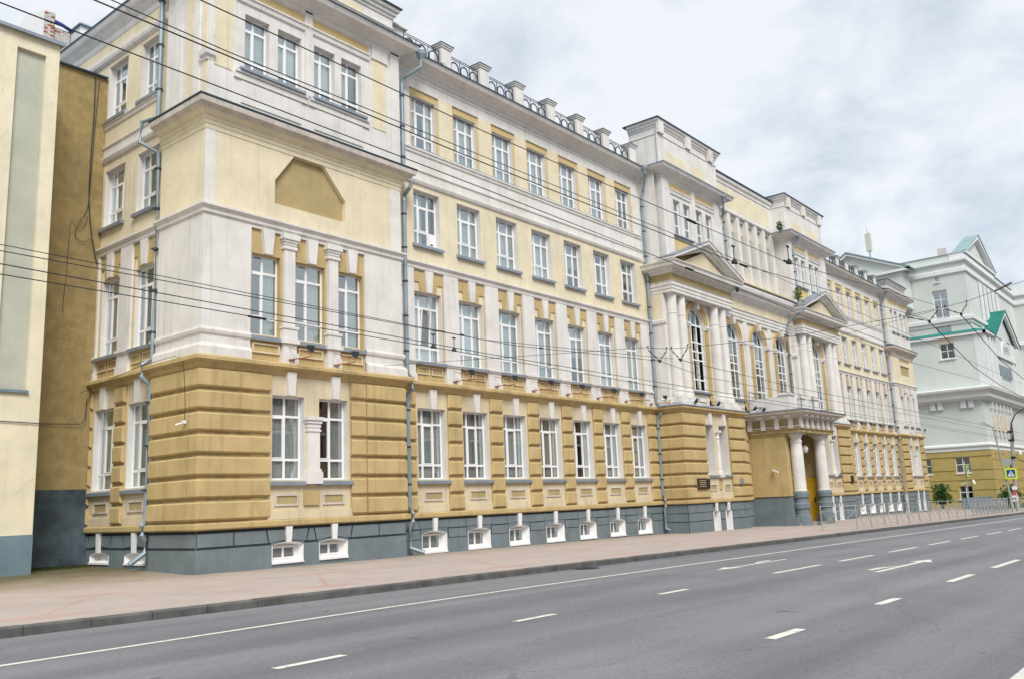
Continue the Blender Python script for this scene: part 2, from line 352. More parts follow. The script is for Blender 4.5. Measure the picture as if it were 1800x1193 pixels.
def paving():
    m = mat('paving_tiles', (.455, .385, .345), .07, rough=.85, scale=.7, bump=.2, bscale=50)
    nt = m.node_tree; N = nt.nodes; L = nt.links; b = N['Principled BSDF']; base = b.inputs['Base Color'].links[0].from_socket
    g = N.new('ShaderNodeNewGeometry'); sp = N.new('ShaderNodeSeparateXYZ'); L.new(g.outputs['Position'], sp.inputs[0])
    def ma(op, a, b2=None, c=None):
        n = N.new('ShaderNodeMath'); n.operation = op
        for i, v in enumerate((a, b2, c)):
            if v is None: continue
            if isinstance(v, (int, float)): n.inputs[i].default_value = v
            else: L.new(v, n.inputs[i])
        return n.outputs[0]
    X, Y = sp.outputs[0], sp.outputs[1]
    px = ma('PINGPONG', ma('ADD', X, 102.1), 2.7)
    qx = ma('SUBTRACT', 2.7, px)
    d0 = ma('ABSOLUTE', ma('SUBTRACT', Y, 14.1)); d1 = ma('ABSOLUTE', ma('SUBTRACT', Y, 17.8))
    m1 = ma('LESS_THAN', ma('ADD', ma('DIVIDE', px, .95), ma('DIVIDE', d0, .42)), 1.0)
    m2 = ma('LESS_THAN', ma('ADD', ma('DIVIDE', qx, .95), ma('DIVIDE', d1, .42)), 1.0)
    tri = ma('ADD', ma('MULTIPLY', px, 1.37), 14.1)
    z1 = ma('LESS_THAN', ma('ABSOLUTE', ma('SUBTRACT', Y, tri)), .09)
    z2 = ma('LESS_THAN', ma('MINIMUM', d0, d1), .055)
    f = ma('MAXIMUM', ma('MAXIMUM', m1, m2), ma('MAXIMUM', z1, z2))
    no = N.new('ShaderNodeTexNoise'); no.inputs['Scale'].default_value = .8; no.inputs['Detail'].default_value = 4; L.new(g.outputs['Position'], no.inputs['Vector'])
    f = ma('MULTIPLY', f, ma('MULTIPLY', no.outputs[0], 0.65))
    x = N.new('ShaderNodeMixRGB'); L.new(f, x.inputs[0]); L.new(base, x.inputs[1]); x.inputs[2].default_value = (.46, .20, .165, 1)
    # weathered earthy band at the wall foot and moss in the corner (own irregular shapes)
    n2 = N.new('ShaderNodeTexNoise'); n2.inputs['Scale'].default_value = .9; n2.inputs['Detail'].default_value = 6; L.new(g.outputs['Position'], n2.inputs['Vector'])
    yy = ma('ADD', Y, ma('MULTIPLY', n2.outputs[0], 4.0))
    band = N.new('ShaderNodeMapRange'); band.inputs[1].default_value = 21.5; band.inputs[2].default_value = 24.5; L.new(yy, band.inputs[0])
    x2 = N.new('ShaderNodeMixRGB'); L.new(ma('MULTIPLY', band.outputs[0], .6), x2.inputs[0]); L.new(x.outputs[0], x2.inputs[1]); x2.inputs[2].default_value = (.26, .20, .12, 1)
    yy2 = ma('SUBTRACT', ma('ADD', Y, ma('MULTIPLY', n2.outputs[0], 3.5)), ma('MULTIPLY', X, .12))
    moss = N.new('ShaderNodeMapRange'); moss.inputs[1].default_value = 23.0; moss.inputs[2].default_value = 25.6; L.new(yy2, moss.inputs[0])
    x3 = N.new('ShaderNodeMixRGB'); L.new(ma('MULTIPLY', moss.outputs[0], .8), x3.inputs[0]); L.new(x2.outputs[0], x3.inputs[1]); x3.inputs[2].default_value = (.075, .075, .022, 1)
    bt = N.new('ShaderNodeTexBrick'); bt.offset = .5; bt.inputs['Scale'].default_value = 1; bt.inputs['Brick Width'].default_value = .3; bt.inputs['Row Height'].default_value = .15; bt.inputs['Mortar Size'].default_value = .006
    L.new(g.outputs['Position'], bt.inputs['Vector'])
    x4 = N.new('ShaderNodeMixRGB'); x4.blend_type = 'MULTIPLY'; L.new(ma('MULTIPLY', bt.outputs['Fac'], .3), x4.inputs[0]); L.new(x3.outputs[0], x4.inputs[1]); x4.inputs[2].default_value = (.3, .28, .25, 1)
    L.new(x4.outputs[0], b.inputs['Base Color']); return m
M['paving'] = paving()
def paint():
    m = mat('road_paint', (.74, .72, .64), .06, rough=.7, scale=2, bump=.3)
    nt = m.node_tree; N = nt.nodes; L = nt.links; b = N['Principled BSDF']; base = b.inputs['Base Color'].links[0].from_socket
    g = N.new('ShaderNodeNewGeometry'); n = N.new('ShaderNodeTexNoise'); n.inputs['Scale'].default_value = 14; n.inputs['Detail'].default_value = 5; L.new(g.outputs['Position'], n.inputs['Vector'])
    r = N.new('ShaderNodeMapRange'); r.inputs[1].default_value = .60; r.inputs[2].default_value = .68; L.new(n.outputs[0], r.inputs[0])
    x = N.new('ShaderNodeMixRGB'); L.new(r.outputs[0], x.inputs[0]); L.new(base, x.inputs[1]); x.inputs[2].default_value = (.25, .25, .25, 1); L.new(x.outputs[0], b.inputs['Base Color']); return m
M['paint'] = paint()

# ------------------------------------------------------------------ setting
XS = frange(-60, 95, 62)+frange(105, 420, 20)
g = MB(); g.add([(-900, -900, -1.4), (1500, -900, -1.4), (1500, 1500, -1.4), (-900, 1500, -1.4)], [(0, 1, 2, 3)])
struct('ground', g, 'conc')
struct('road', sheet(XS, [-2.5, 0, 2, 4, 6, 8, 10, 11.5, 13.02], zroad), 'asphalt')
pv = sheet(XS, [13.16, 15, 17, 19, 22, 26, 34], zpave)
pv.add([(-60, 34, -1.3), (-60, 13.16, -1.3), (-60, 13.16, zpave(-60, 13.16)), (-60, 34, zpave(-60, 34))], [(0, 1, 2, 3)])
struct('pavement', pv, 'paving')
struct('opposite_pavement', sheet(XS, [-9, -6, -2.66], lambda x, y: zroad(x, -2.5)+.13), 'paving')
kb = struct('kerb', sheet(frange(-60, 420, 40), [13.0, 13.02, 13.16], lambda x, y: zk(x)-.05), 'joint')
def kerb_stone(x0, x1, y0, y1, zf, parent, tilt):
    mb = MB(); a, b = zf(x0), zf(x1); t = tilt; c = .02
    P = []
    for x, z in ((x0, a), (x1, b)):
        P += [(x, y0, z-.12), (x, y0, z+.11+t), (x, y0+c, z+.13+t), (x, y1, z+.134+t), (x, y1, z-.12)]
    mb.add(P, [(0, 1, 6, 5), (1, 2, 7, 6), (2, 3, 8, 7), (3, 4, 9, 8), (0, 4, 3, 2, 1), (5, 6, 7, 8, 9)])
    part('kerb_stone', mb, 'kerb', parent)
x = -3.0; i = 0
while x < 75:
    w = .92 if x < 40 else 1.84
    kerb_stone(x+.006, x+w-.006, 12.99+random.uniform(-.006, .006), 13.16, zk, kb, random.uniform(-.004, .006)); x += w
kerb_stone(75, 420, 13, 13.16, zk, kb, 0); kerb_stone(-60, x0 if False else -3.01, 13, 13.16, zk, kb, 0)
k2 = MB(); sweep(k2, [(420, -2.5), (-60, -2.5)], [(0, -.9), (0, .9)]) if False else None
def mark(x0, x1, y0, y1, n=1):
    ym = (y0+y1)/2; amp = .5 if 9 < ym < 12 else (.3 if ym > 6 else 0)      # the painted lines wander a little
    m_ = MB()
    xs = frange(x0, x1, max(n, int((x1-x0)/1.5)) if x1-x0 < 200 else n)
    for x in xs:
        d = -amp*math.exp(-((x-2)/5.5)**2)
        for y in (y0, y1): m_.v.append((x, y+d, zroad(x, y+d)+.004))
    for k in range(len(xs)-1): m_.f.append((2*k, 2*k+2, 2*k+3, 2*k+1))
    return m_
lm = MB()
def addsheet(mb, s): mb.add(s.v, s.f)
addsheet(lm, mark(-60, 20, 10.39, 10.51, 40)); addsheet(lm, mark(20, 95, 10.36, 10.48, 40)); addsheet(lm, mark(95, 400, 10.36, 10.48, 20))
struct('edge_line', lm, 'paint')
lm = MB(); addsheet(lm, mark(-60, 95, 1.38, 1.6, 60)); struct('far_edge_line', lm, 'paint')
def dashes(name, y, spans):
    root = MB()
    for a, b in spans: addsheet(root, mark(a, b, y-.06, y+.06, 2))
    struct(name, root, 'paint')
sp1 = [(-2.1, -1.3), (1.4, 2.2), (4.94, 5.76), (8.5, 9.32), (12.02, 12.9), (16.28, 18.65), (19.78, 22.06), (23.31, 25.74)]
sp1 += [(26.9+3.6*k, 29.2+3.6*k) for k in range(19)]
sp1 = sorted(sp1)
dashes('lane_marking', 7.12, sp1)
dashes('lane_marking', 3.87, [(1.6, 2.4), (5.1, 5.9), (8.61, 9.41), (11.96, 12.8), (15.48, 17.04), (18.67, 21.05), (22, 24.4)]+[(25.6+3.6*k, 28+3.6*k) for k in range(19)])
def arrow(x, y, s, name='road_arrow'):
    mb = MB()
    def poly(P):
        mb.add([(x+s*px, y+py, zroad(x+s*px, y+py)+.005) for px, py in P], [tuple(range(len(P)))])
    poly([(0, 0), (.75, .22), (.75, .07), (.75, -.07), (.75, -.22)]); poly([(.75, .05), (3.6, .05), (3.6, -.05), (.75, -.05)])
    poly([(1.9, .05), (2.6, .28), (3.2, .30), (3.2, .18), (2.7, .16)])
    struct(name, mb, 'paint')
arrow(17.3, 8.8, 1); arrow(20.4, 5.4, -1)
# drain grate and dark damp patch beside the kerb
gr = thing('drain_grate', 'dark oval drain cover in the road close to the kerb', 'drain', (18.0, 12.6, zroad(18.0, 12.6)))
mb = MB(); mb.lathe([(.30, -.02), (.30, .012), (.25, .018)], 0, 0, 20); part('cover', mb, 'black', gr, loc=(18.0, 12.6, zroad(18.0, 12.6)))
mb = MB()
for k in range(-3, 4): mb.box(-.2, .2, k*.055-.012, k*.055+.012, .018, .028)
part('grating', mb, 'dark', gr, loc=(18.0, 12.6, zroad(18.0, 12.6)))

# ------------------------------------------------------------------ windows
CACHE = {}
def cached(key, fn):
    if key not in CACHE: CACHE[key] = fn()
    return CACHE[key]
TYPES = {  # column fractions, row fractions (bottom to top), casement cell
    'A3': ([.3, .38, .32], [.20, .58, .22], (1, 1)),
    'B3': ([.3, .38, .32], [.26, .47, .27], (1, 1)),
    'A2': ([.46, .54], [.22, .56, .22], (0, 1)),
    'G2': ([.5, .5], [.24, .52, .24], (0, 1)),
    'W4': ([.5, .5], [.5, .5], None),
    'W10': ([.5, .5], [.2]*5, None),
    'S2': ([.5, .5], [1.0], None),
    'S3': ([1.0], [.3, .4, .3], None),
    'C3': ([.33, .34, .33], [.17, .30, .13, .14, .26], None),
}
def cells(W, H, ty):
    cs, rs, cas = TYPES[ty]; o = .055; m = .035
    xe = [0]; 
    for c in cs: xe.append(xe[-1]+c*W)
    ze = [0]
    for r in rs: ze.append(ze[-1]+r*H)
    out = []
    for i in range(len(cs)):
        for j in range(len(rs)):
            a = xe[i]+(o if i == 0 else m); b = xe[i+1]-(o if i == len(cs)-1 else m)
            c = ze[j]+(o if j == 0 else m); d = ze[j+1]-(o if j == len(rs)-1 else m)
            ex = .035 if cas == (i, j) else 0
            out.append((a+ex, b-ex, c+ex, d-ex, ex > 0, i, j))
    return out
def frame_mesh(W, H, ty, arch=0):
    def mk():
        mb = MB(); F = FR(0); hs = cells(W, H, ty)
        us = sorted({0, W, *[h[0] for h in hs], *[h[1] for h in hs]}); ws = sorted({0, H, *[h[2] for h in hs], *[h[3] for h in hs]})
        def inh(a, b, c, d): return any(h[0]-1e-6 <= a and b <= h[1]+1e-6 and h[2]-1e-6 <= c and d <= h[3]+1e-6 for h in hs)
        def top(a, b, c, d):                       # clip away what lies above an arched head
            return False
        for a, b in zip(us, us[1:]):
            for c, d in zip(ws, ws[1:]):
                if not inh(a, b, c, d): mb.add([(a, 0, c), (b, 0, c), (b, 0, d), (a, 0, d)], [(0, 1, 2, 3)])
        for h in hs:
            a, b, c, d = h[:4]
            for p, q in (((a, c), (b, c)), ((b, c), (b, d)), ((b, d), (a, d)), ((a, d), (a, c))):
                mb.add([(p[0], 0, p[1]), (q[0], 0, q[1]), (q[0], .05, q[1]), (p[0], .05, p[1])], [(0, 1, 2, 3)])
            if h[4]:
                e = .03; y = -.012
                for (x0, x1, z0, z1) in ((a-e, b+e, c-e, c), (a-e, b+e, d, d+e), (a-e, a, c, d), (b, b+e, c, d)): mb.box(x0, x1, y, .001, z0, z1)
        return mesh('window', mb, 'upvc')
    return cached(('F', round(W, 2), round(H, 2), ty), mk)
def pane_mesh(w, h):
    return cached(('P', round(w, 3), round(h, 3)), lambda: mesh('pane', MB().box(0, w, 0, .012, 0, h), 'glass'))
def sill_mesh(W, dep, over=.1, m='zinc'):
    def mk():
        mb = MB(); a, b, y0 = -over, W+over, -dep-.13
        mb.add([(a, 0, 0), (b, 0, 0), (b, y0, -.06), (a, y0, -.06), (a, 0, -.14), (b, 0, -.14), (b, y0, -.165), (a, y0, -.165)],
               [(0, 1, 2, 3), (7, 6, 5, 4), (0, 4, 5, 1), (3, 2, 6, 7), (0, 3, 7, 4), (1, 5, 6, 2)])
        return mesh('sill', mb, m)
    return cached(('S', round(W, 2), dep, over, m), mk)
def curtain_mesh(w, h, folds):
    def mk():
        mb = MB(); n = max(4, int(w*26)); vs = []
        for i in range(n+1):
            x = w*i/n; y = .02*math.sin(i*folds)+(.012*math.sin(i*2.7) if folds else 0)
            vs += [(x, y, 0), (x, y, h)]
        mb.add(vs, [(2*i, 2*i+2, 2*i+3, 2*i+1) for i in range(n)]); return mesh('curtain', mb, None)
    return cached(('C', round(w, 2), round(h, 2), folds), mk)
CM = {}
def curtain(parent, x, w, z, h, m, folds=1.9, y=.085, name='curtain'):
    key = (round(w, 2), round(h, 2), folds, m)
    if key not in CM:
        me = curtain_mesh(w, h, folds).copy(); me.materials.clear(); me.materials.append(M[m]); CM[key] = me
    local(name, CM[key], parent, (x, y, z))
NP = [0]
def window(parent, u0, u1, z0, z1, ty, Y=None, X=None, dep=.22, sill=True, near=True, cur='rand', over=.1, glow=None, sm='zinc', tilt=False):
    W, H = u1-u0, z1-z0
    me = frame_mesh(W, H, ty)
    if Y is not None: o = link('window', me, parent, (u0, Y+dep, z0))
    else: o = link('window', me, parent, (X+dep, u1, z0), rz=-PI/2)
    if sill: local('sill', sill_mesh(W, dep, over, sm), o)
    hs = cells(W, H, ty)
    if near and NP[0]+len(hs) <= 298:
        for h in hs:
            q = local('pane', pane_mesh(h[1]-h[0], h[3]-h[2]), o, (h[0], .018, h[2])); NP[0] += 1
            if tilt and h[5] == 1 and h[6] == 1:
                q.rotation_euler.x = .10; q.location.y = .01
                e = .045; w_, h_ = h[1]-h[0], h[3]-h[2]; mb = MB()
                for b in ((-e, w_+e, -e, 0), (-e, w_+e, h_, h_+e), (-e, 0, 0, h_), (w_, w_+e, 0, h_)): mb.box(b[0], b[1], -.01, .03, b[2], b[3])
                s = local('tilted_sash', mesh('tilted_sash', mb, 'upvc'), o, (h[0], 0, h[2])); s.rotation_euler.x = .10
    else:
        def mk():
            mb = MB()
            for h in hs: mb.box(h[0], h[1], 0, .012, h[2], h[3])
            return mesh('glazing', mb, 'glass')
        local('glazing', cached(('GZ', round(W, 2), round(H, 2), ty), mk), o, (0, .018, 0))
    if cur == 'rand':
        r = random.random()
        if r < .40: curtain(o, .04, W-.08, .03, H-.06, 'curtain' if r < .25 else 'blind')
        elif r < .62:
            curtain(o, .03, W*.30, .03, H-.06, 'curtain'); curtain(o, W*.72, W*.25, .03, H-.06, 'curtain')
        elif r < .76: curtain(o, .03, W*.5, .03, H-.06, 'blind', 3.1)
        elif r < .86: curtain(o, .03, W-.06, H*.45, H*.52, 'blind', 0, name='roller_blind')
        elif r < .95: curtain(o, W*.45, W*.5, .03, H-.06, 'drape')
    elif cur == 'full': curtain(o, .04, W-.08, .03, H-.06, 'curtain')
    elif cur == 'blind': curtain(o, .03, W-.06, .03, H-.06, 'blind', 3.1)
    elif cur == 'side': curtain(o, W*.55, W*.42, .03, H-.06, 'blind', 1.9)
    return o
def trap(mb, F, c, wt, wb, z0, z1, v0, v1):
    mb.slab(F, [(c-wb/2, z0), (c+wb/2, z0), (c+wt/2, z1), (c-wt/2, z1)], v0, v1); return mb
def keystone(parent, F, c, wt, wb, z0, z1, v0, v1, m='white'):
    mb = MB(); trap(mb, F, c, wt, wb, z0, z1, v0, v1)
    trap(mb, F, c, wt*.45, wb*.45, z0+.04, z1, v1-.02, v1) if False else None
    part('keystone', mb, m, parent)
def block_mesh(w, h, d=.13, c=.05, m='ochre'):
    def mk():
        mb = MB()
        mb.add([(0, 0, 0), (w, 0, 0), (w, 0, h), (0, 0, h), (0, -d+c, 0), (w, -d+c, 0), (w, -d+c, h), (0, -d+c, h),
                (c, -d, c), (w-c, -d, c), (w-c, -d, h-c), (c, -d, h-c)],
               [(8, 9, 10, 11), (4, 5, 9, 8), (5, 6, 10, 9), (6, 7, 11, 10), (7, 4, 8, 11), (0, 1, 5, 4), (1, 2, 6, 5), (2, 3, 7, 6), (3, 0, 4, 7)])
        return mesh('stone_block', mb, m)
    return cached(('B', round(w, 3), round(h, 3), d, m), mk)
def blocks(parent, F0, u0, u1, z0=1.43, z1=5.64, rows=7, gap=.095, side=False, d=.11):
    p = (z1-z0)/rows
    mb = MB(); rect(mb, SD(F0) if side else FR(F0), u0+.02, u1-.02, z0, z1, 0, -.02); part('groove_backing', mb, 'ochre_g', parent)
    for k in range(rows):
        me = block_mesh(u1-u0, p-gap, d)
        if side: link('stone_block', me, parent, (F0, u1, z0+k*p+gap*.5), rz=-PI/2)
        else: link('stone_block', me, parent, (u0, F0, z0+k*p+gap*.5))
def band_block(parent, path, z0, z1, d=.13, c=.035):
    mb = MB(); sweep(mb, path, [(d-.055, z0), (d, z0+.05), (d, z1-.05), (d-.055, z1)]); part('stone_block', mb, 'ochre', parent)
def panel_frame(mb, F, u0, u1, z0, z1, t=.05, v=-.035):
    for a, b, c, d in ((u0, u1, z0, z0+t), (u0, u1, z1-t, z1), (u0, u0+t, z0+t, z1-t), (u1-t, u1, z0+t, z1-t)):
        mb.slab(F, [(a, c), (b, c), (b, d), (a, d)], 0, v)
def rect(mb, F, u0, u1, z0, z1, v0, v1): return mb.slab(F, [(u0, z0), (u1, z0), (u1, z1), (u0, z1)], v0, v1)

# ------------------------------------------------------------------ the school
SL = (13.0, 21.6, zw(13))
school = thing('school_building', 'long four-storey cream, white and ochre school building with grey plinth and columned porch', 'building', SL)
P0 = [(13.1, 28.0), (13.1, 24.02), (12.98, 24.02), (12.98, 21.6), (20.6, 21.6), (20.6, 22.0)]
P1 = [(20.6, 22.0), (38.1, 22.0)]
PC = [(38.1, 22.0), (38.1, 20.65), (44.9, 20.65), (44.9, 21.5), (54.9, 21.5), (54.9, 20.65), (61.7, 20.65), (61.7, 22.0)]
PR = [(61.7, 22.0), (77.3, 22.0), (77.3, 21.6), (83.6, 21.6), (83.6, 34)]
GFP = P0+P1[1:]+PC[1:]+PR[1:]                        # footprint at ground-floor level
# --- plinth
def zbot(x): return -1.6
F22, F216, FS, FB = FR(22.0), FR(21.6), SD(13.1), SD(12.98)
bayL = [22.33+2.335*k for k in range(7)]
bayR = [76.05-2.23*j for j in range(6, -1, -1)]
base_holes = {}
def plinth_wall(F, u0, u1, cs, zc, name='plinth', hw=.52, zb=None, parent=school, depth=.34, rise=.11, bot=.30):
    mb = MB(); hs = []
    for c in cs: hs.append((c-hw, c+hw, zc-bot, zc+.42, rise, depth))
    wall(mb, F, u0, u1, -1.7, 1.24, hs); part(name, mb, 'plinth', parent)
    return hs
def basement(F, cs, zc, hw=.52, side=None, Y=None, X=None, kz=1.22, near=True, bot=.30, dep=.26):
    """arched white niches with small windows, keystones and the dark-jointed stones between them"""
    for c in cs:
        a, b, z0, z1 = c-hw, c+hw, zc-bot, zc+.42
        mb = MB(); t = .07; v = -.015
        # white lining of the niche: a ring round the opening and its reveals
        A = arc(a+.015, b-.015, z1-.11, .095, 10); O = A
        for i in range(10): mb.slab(F, [A[i], A[i+1], O[i+1], O[i]], .0, v) if False else None
        for p, q in zip(A, A[1:]): mb.add([F(p[0], v, p[1]), F(q[0], v, q[1]), F(q[0], dep, q[1]-.05), F(p[0], dep, p[1]-.05)], [(0, 1, 2, 3)])
        for p, q in zip(A, A[1:]): mb.add([F(p[0], v, p[1]), F(q[0], v, q[1]), F(q[0], v, q[1]+.01), F(p[0], v, p[1]+.01)], [(0, 1, 2, 3)])
        for x, s in ((a, 1), (b, -1)):
            mb.add([F(x+s*.012, v, z0), F(x+s*.012, v, z1-.10), F(x+s*.13, dep, z1-.14), F(x+s*.13, dep, z0+.04)], [(0, 1, 2, 3)])
            rect(mb, F, min(x, x+s*.02), max(x, x+s*.02), z0, z1-.11, v, .05)
        mb.add([F(a, v-.03, z0+.01), F(b, v-.03, z0+.01), F(b, dep, z0+.075), F(a, dep, z0+.075)], [(0, 1, 2, 3)])
        rect(mb, F, a, b, z0-.045, z0+.01, v-.03, .02)
        mb.add([F(a, dep+.01, z0), F(b, dep+.01, z0), F(b, dep+.01, z1), F(a, dep+.01, z1)], [(0, 1, 2, 3)])
        part('basement_niche', mb, 'bright', school)
        wh = round(bot+.42-.20, 3)
        if near:
            if Y is not None: o = link('basement_window', frame_mesh(hw*2-.22, wh, 'S2'), school, (a+.11, Y+dep-.03, z0+.075))
            else: o = link('basement_window', frame_mesh(hw*2-.22, wh, 'S2'), school, (X+dep-.03, b-.11, z0+.075), rz=-PI/2)
            def mk():
                m2 = MB()
                for h in cells(hw*2-.22, wh, 'S2'): m2.box(h[0], h[1], 0, .01, h[2], h[3])
                return mesh('glazing', m2, 'glass')
            local('glazing', cached(('GB', hw, wh), mk), o, (0, .015, 0))
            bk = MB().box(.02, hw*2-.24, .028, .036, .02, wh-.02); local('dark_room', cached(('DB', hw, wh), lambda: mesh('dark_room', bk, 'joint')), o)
        keystone(school, F, c, .22, .15, zc+.40, kz, .0, -.085, 'bright')
def stones(F, spans, z0, z1, v=-.018):
    """proud plinth stones with dark joints behind them: spans = list of polygons"""
    for poly in spans:
        mb = MB(); mb.slab(F, poly, 0.0, v); part('plinth_stone', mb, 'plinth', school)
def joint_band(F, u0, u1, z0, z1, holes=(), ztop=.8):
    mb = MB(); rect(mb, F, u0, u1, max(z0, ztop), z1, .0, -.004)
    E = [u0]+[x for a, b in holes for x in (a, b)]+[u1]
    if z0 < ztop:
        for i in range(0, len(E), 2):
            if E[i+1]-E[i] > .05: rect(mb, F, E[i], E[i+1], z0, ztop, .0, -.004)
    part('joint_band', mb, 'joint', school)
def upper_course(F, cs, u0, u1, zl, zh=1.20, hw=.52):
    """between and over the niches: trapezoid stones and voussoirs"""
    edges = [u0]+[x for c in cs for x in (c-.66, c+.66)]+[u1]
    polys = []; g = .022
    for i in range(0, len(edges), 2):
        a, b = edges[i], edges[i+1]
        if b-a < .1: continue
        la = 0 if i == 0 else .09; lb = 0 if i+2 >= len(edges) else .09
        n = max(1, round((b-a)/1.5)) if (b-a) > 2.2 else 1
        for k in range(n):
            p, q = a+(b-a)*k/n, a+(b-a)*(k+1)/n
            ta = la if k == 0 else 0; tb = lb if k == n-1 else 0
            polys.append([(p+g, zl), (q-g, zl), (q-g-tb, zh), (p+g+ta, zh)])
    for c in cs:
        for s in (-1, 1):
            polys.append([(c+s*.10, zl+.06), (c+s*(.66-g), zl), (c+s*(.66+.07-g), zh), (c+s*.12, zh)])
    stones(F, polys, zl, zh)
ZL = .80
def nicheZ(x): return zw(x)+.36
# side wall
zc = .72
for F, u0, u1, cs, z_, X_ in ((FS, 24.02, 28.0, [25.0, 27.15], .24, 13.1),):
    plinth_wall(F, u0, u1, cs, z_, hw=.6, bot=-.10, depth=.1); joint_band(F, u0, u1, .72, 1.22, ztop=.7); basement(F, cs, z_, X=X_, hw=.6, bot=-.10, near=False, dep=.10)
    upper_course(F, cs, u0, u1, .78, 1.14)
# pavilion box: side then front
plinth_wall(FB, 21.6, 24.02, [], 0); joint_band(FB, 21.62, 24.0, .72, 1.22); stones(FB, [[(21.62, .78), (24.0, .78), (24.0, 1.13), (21.62, 1.13)]], 0, 0)
cs = [15.9, 17.57]
plinth_wall(F216, 12.98, 20.6, cs, .37, hw=.55, bot=.15); joint_band(F216, 12.99, 20.59, .72, 1.22, [(c-.58, c+.58) for c in cs]); basement(F216, cs, .37, Y=21.6, hw=.55, bot=.15)
upper_course(F216, cs, 12.98, 20.58, .78, 1.13)
mb = MB(); wall(mb, SD(20.6), 21.6, 22.0, -1.7, 18); part('wall', mb, 'white', school)
# left wing
def per_bay(bays, F, u0, u1, Y, near, zfun):
    zc = zfun
    mb = MB(); hs = []
    for c in bays: hs.append((c-.62, c+.62, zc(c)-.30, zc(c)+.42, .11, .34))
    wall(mb, F, u0, u1, -1.7, 1.24, hs); part('plinth', mb, 'plinth', school)
    joint_band(F, u0+.01, u1-.01, .50, 1.22, [(c-.66, c+.66) for c in bays], ztop=.86)
    for c in bays: basement(F, [c], zc(c), Y=Y, near=near, hw=.62)
    g = .012
    E = [u0]+[x for c in bays for x in (c-.70, c+.70)]+[u1]
    for i in range(0, len(E), 2):
        a, b = E[i], E[i+1]; la = 0 if i == 0 else .08; lb = 0 if i+2 >= len(E) else .08
        polys = [[(a+g, .86), (b-g, .86), (b-g-lb, 1.14), (a+g+la, 1.14)]]
        polys += [[(a, .52), (b, .52), (b, .82), (a, .82)]]
        stones(F, polys, 0, 0)
    polys = []
    for c in bays:
        for s in (-1, 1): polys.append([(c+s*.10, .88), (c+s*(.70-g), .86), (c+s*(.78-g), 1.14), (c+s*.12, 1.14)])
    stones(F, polys, 0, 0)
zl_ = lambda x: .37-.006*(x-22)
per_bay(bayL, F22, 20.6, 38.1, 22.0, True, zl_)
per_bay(bayR, F22, 61.7, 77.3, 22.0, False, lambda x: .12-.004*(x-62))
# right pavilion, centre pavilions, middle
def simple_plinth(F, u0, u1, cs, zc, hw=.3, tall=1.0, kz=1.22):
    mb = MB(); hs = [(c-hw, c+hw, zc-tall/2, zc+tall/2, .08, .3) for c in cs]; wall(mb, F, u0, u1, -1.7, 1.24, hs); part('plinth', mb, 'plinth', school)
    E = [u0]+[x for c in cs for x in (c-hw-.03, c+hw+.03)]+[u1]
    joint_band(F, u0+.01, u1-.01, kz-.06 if not cs else 1.0, kz)
    polys = []
    for i in range(0, len(E), 2):
        a, b = E[i], E[i+1]
        if b-a < .15: continue
        n = max(1, round((b-a)/1.0))
        for r, (p, q) in enumerate(((.80, 1.18), (.40, .77), (-.25, .36))):
            m_ = n if r == 0 else max(1, n-1)
            for k in range(m_): polys.append([(a+(b-a)*k/m_+.012, p), (a+(b-a)*(k+1)/m_-.012, p), (a+(b-a)*(k+1)/m_-.012, q), (a+(b-a)*k/m_+.012, q)])
    mbj = MB()
    for i in range(0, len(E), 2):
        if E[i+1]-E[i] > .15: rect(mbj, F, E[i], E[i+1], -.27, 1.19, .0, -.004)
    part('joint_band', mbj, 'joint', school)
    stones(F, polys, 0, 0)
    for c in cs:
        m2 = MB(); z0, z1 = zc-tall/2, zc+tall/2
        for x, s in ((c-hw, 1), (c+hw, -1)): m2.add([F(x+s*.01, -.02, z0), F(x+s*.01, -.02, z1-.07), F(x+s*.06, .28, z1-.09), F(x+s*.06, .28, z0)], [(0, 1, 2, 3)])
        A = arc(c-hw+.01, c+hw-.01, z1-.08, .075, 8)
        for p, q in zip(A, A[1:]): m2.add([F(p[0], -.02, p[1]), F(q[0], -.02, q[1]), F(q[0], .28, q[1]), F(p[0], .28, p[1])], [(0, 1, 2, 3)])
        for x, s in ((c-hw, -1), (c+hw, 1)):
            rect(m2, F, min(x, x+s*.07), max(x, x+s*.07), z0, z1-.08, .0, -.03)
        rect(m2, F, c-hw-.1, c+hw+.1, z0-.06, z0, .0, -.06)
        m2.add([F(c-hw, .27, z0), F(c+hw, .27, z0), F(c+hw, .27, z1), F(c-hw, .27, z1)], [(0, 1, 2, 3)])
        part('basement_niche', m2, 'bright', school)
        keystone(school, F, c, .22, .15, z1-.06, kz, .0, -.085, 'bright')
FCP = FR(20.65)
simple_plinth(SD(38.1), 20.65, 22.0, [], .4)
simple_plinth(FCP, 38.1, 44.9, [41.0, 42.35], .33, .29, 1.05)
simple_plinth(FR(21.5), 44.9, 47.3, [45.6], .33, .3, 1.05)
simple_plinth(FR(21.5), 52.3, 54.9, [54.0], .33, .3, 1.05)
simple_plinth(SD(54.9), 20.65, 21.5, [], .4)
simple_plinth(FCP, 54.9, 61.7, [57.3, 58.7], .25, .29, 1.1)
simple_plinth(FR(21.6), 77.3, 83.6, [80.2, 81.9], .1, .34, 1.0)

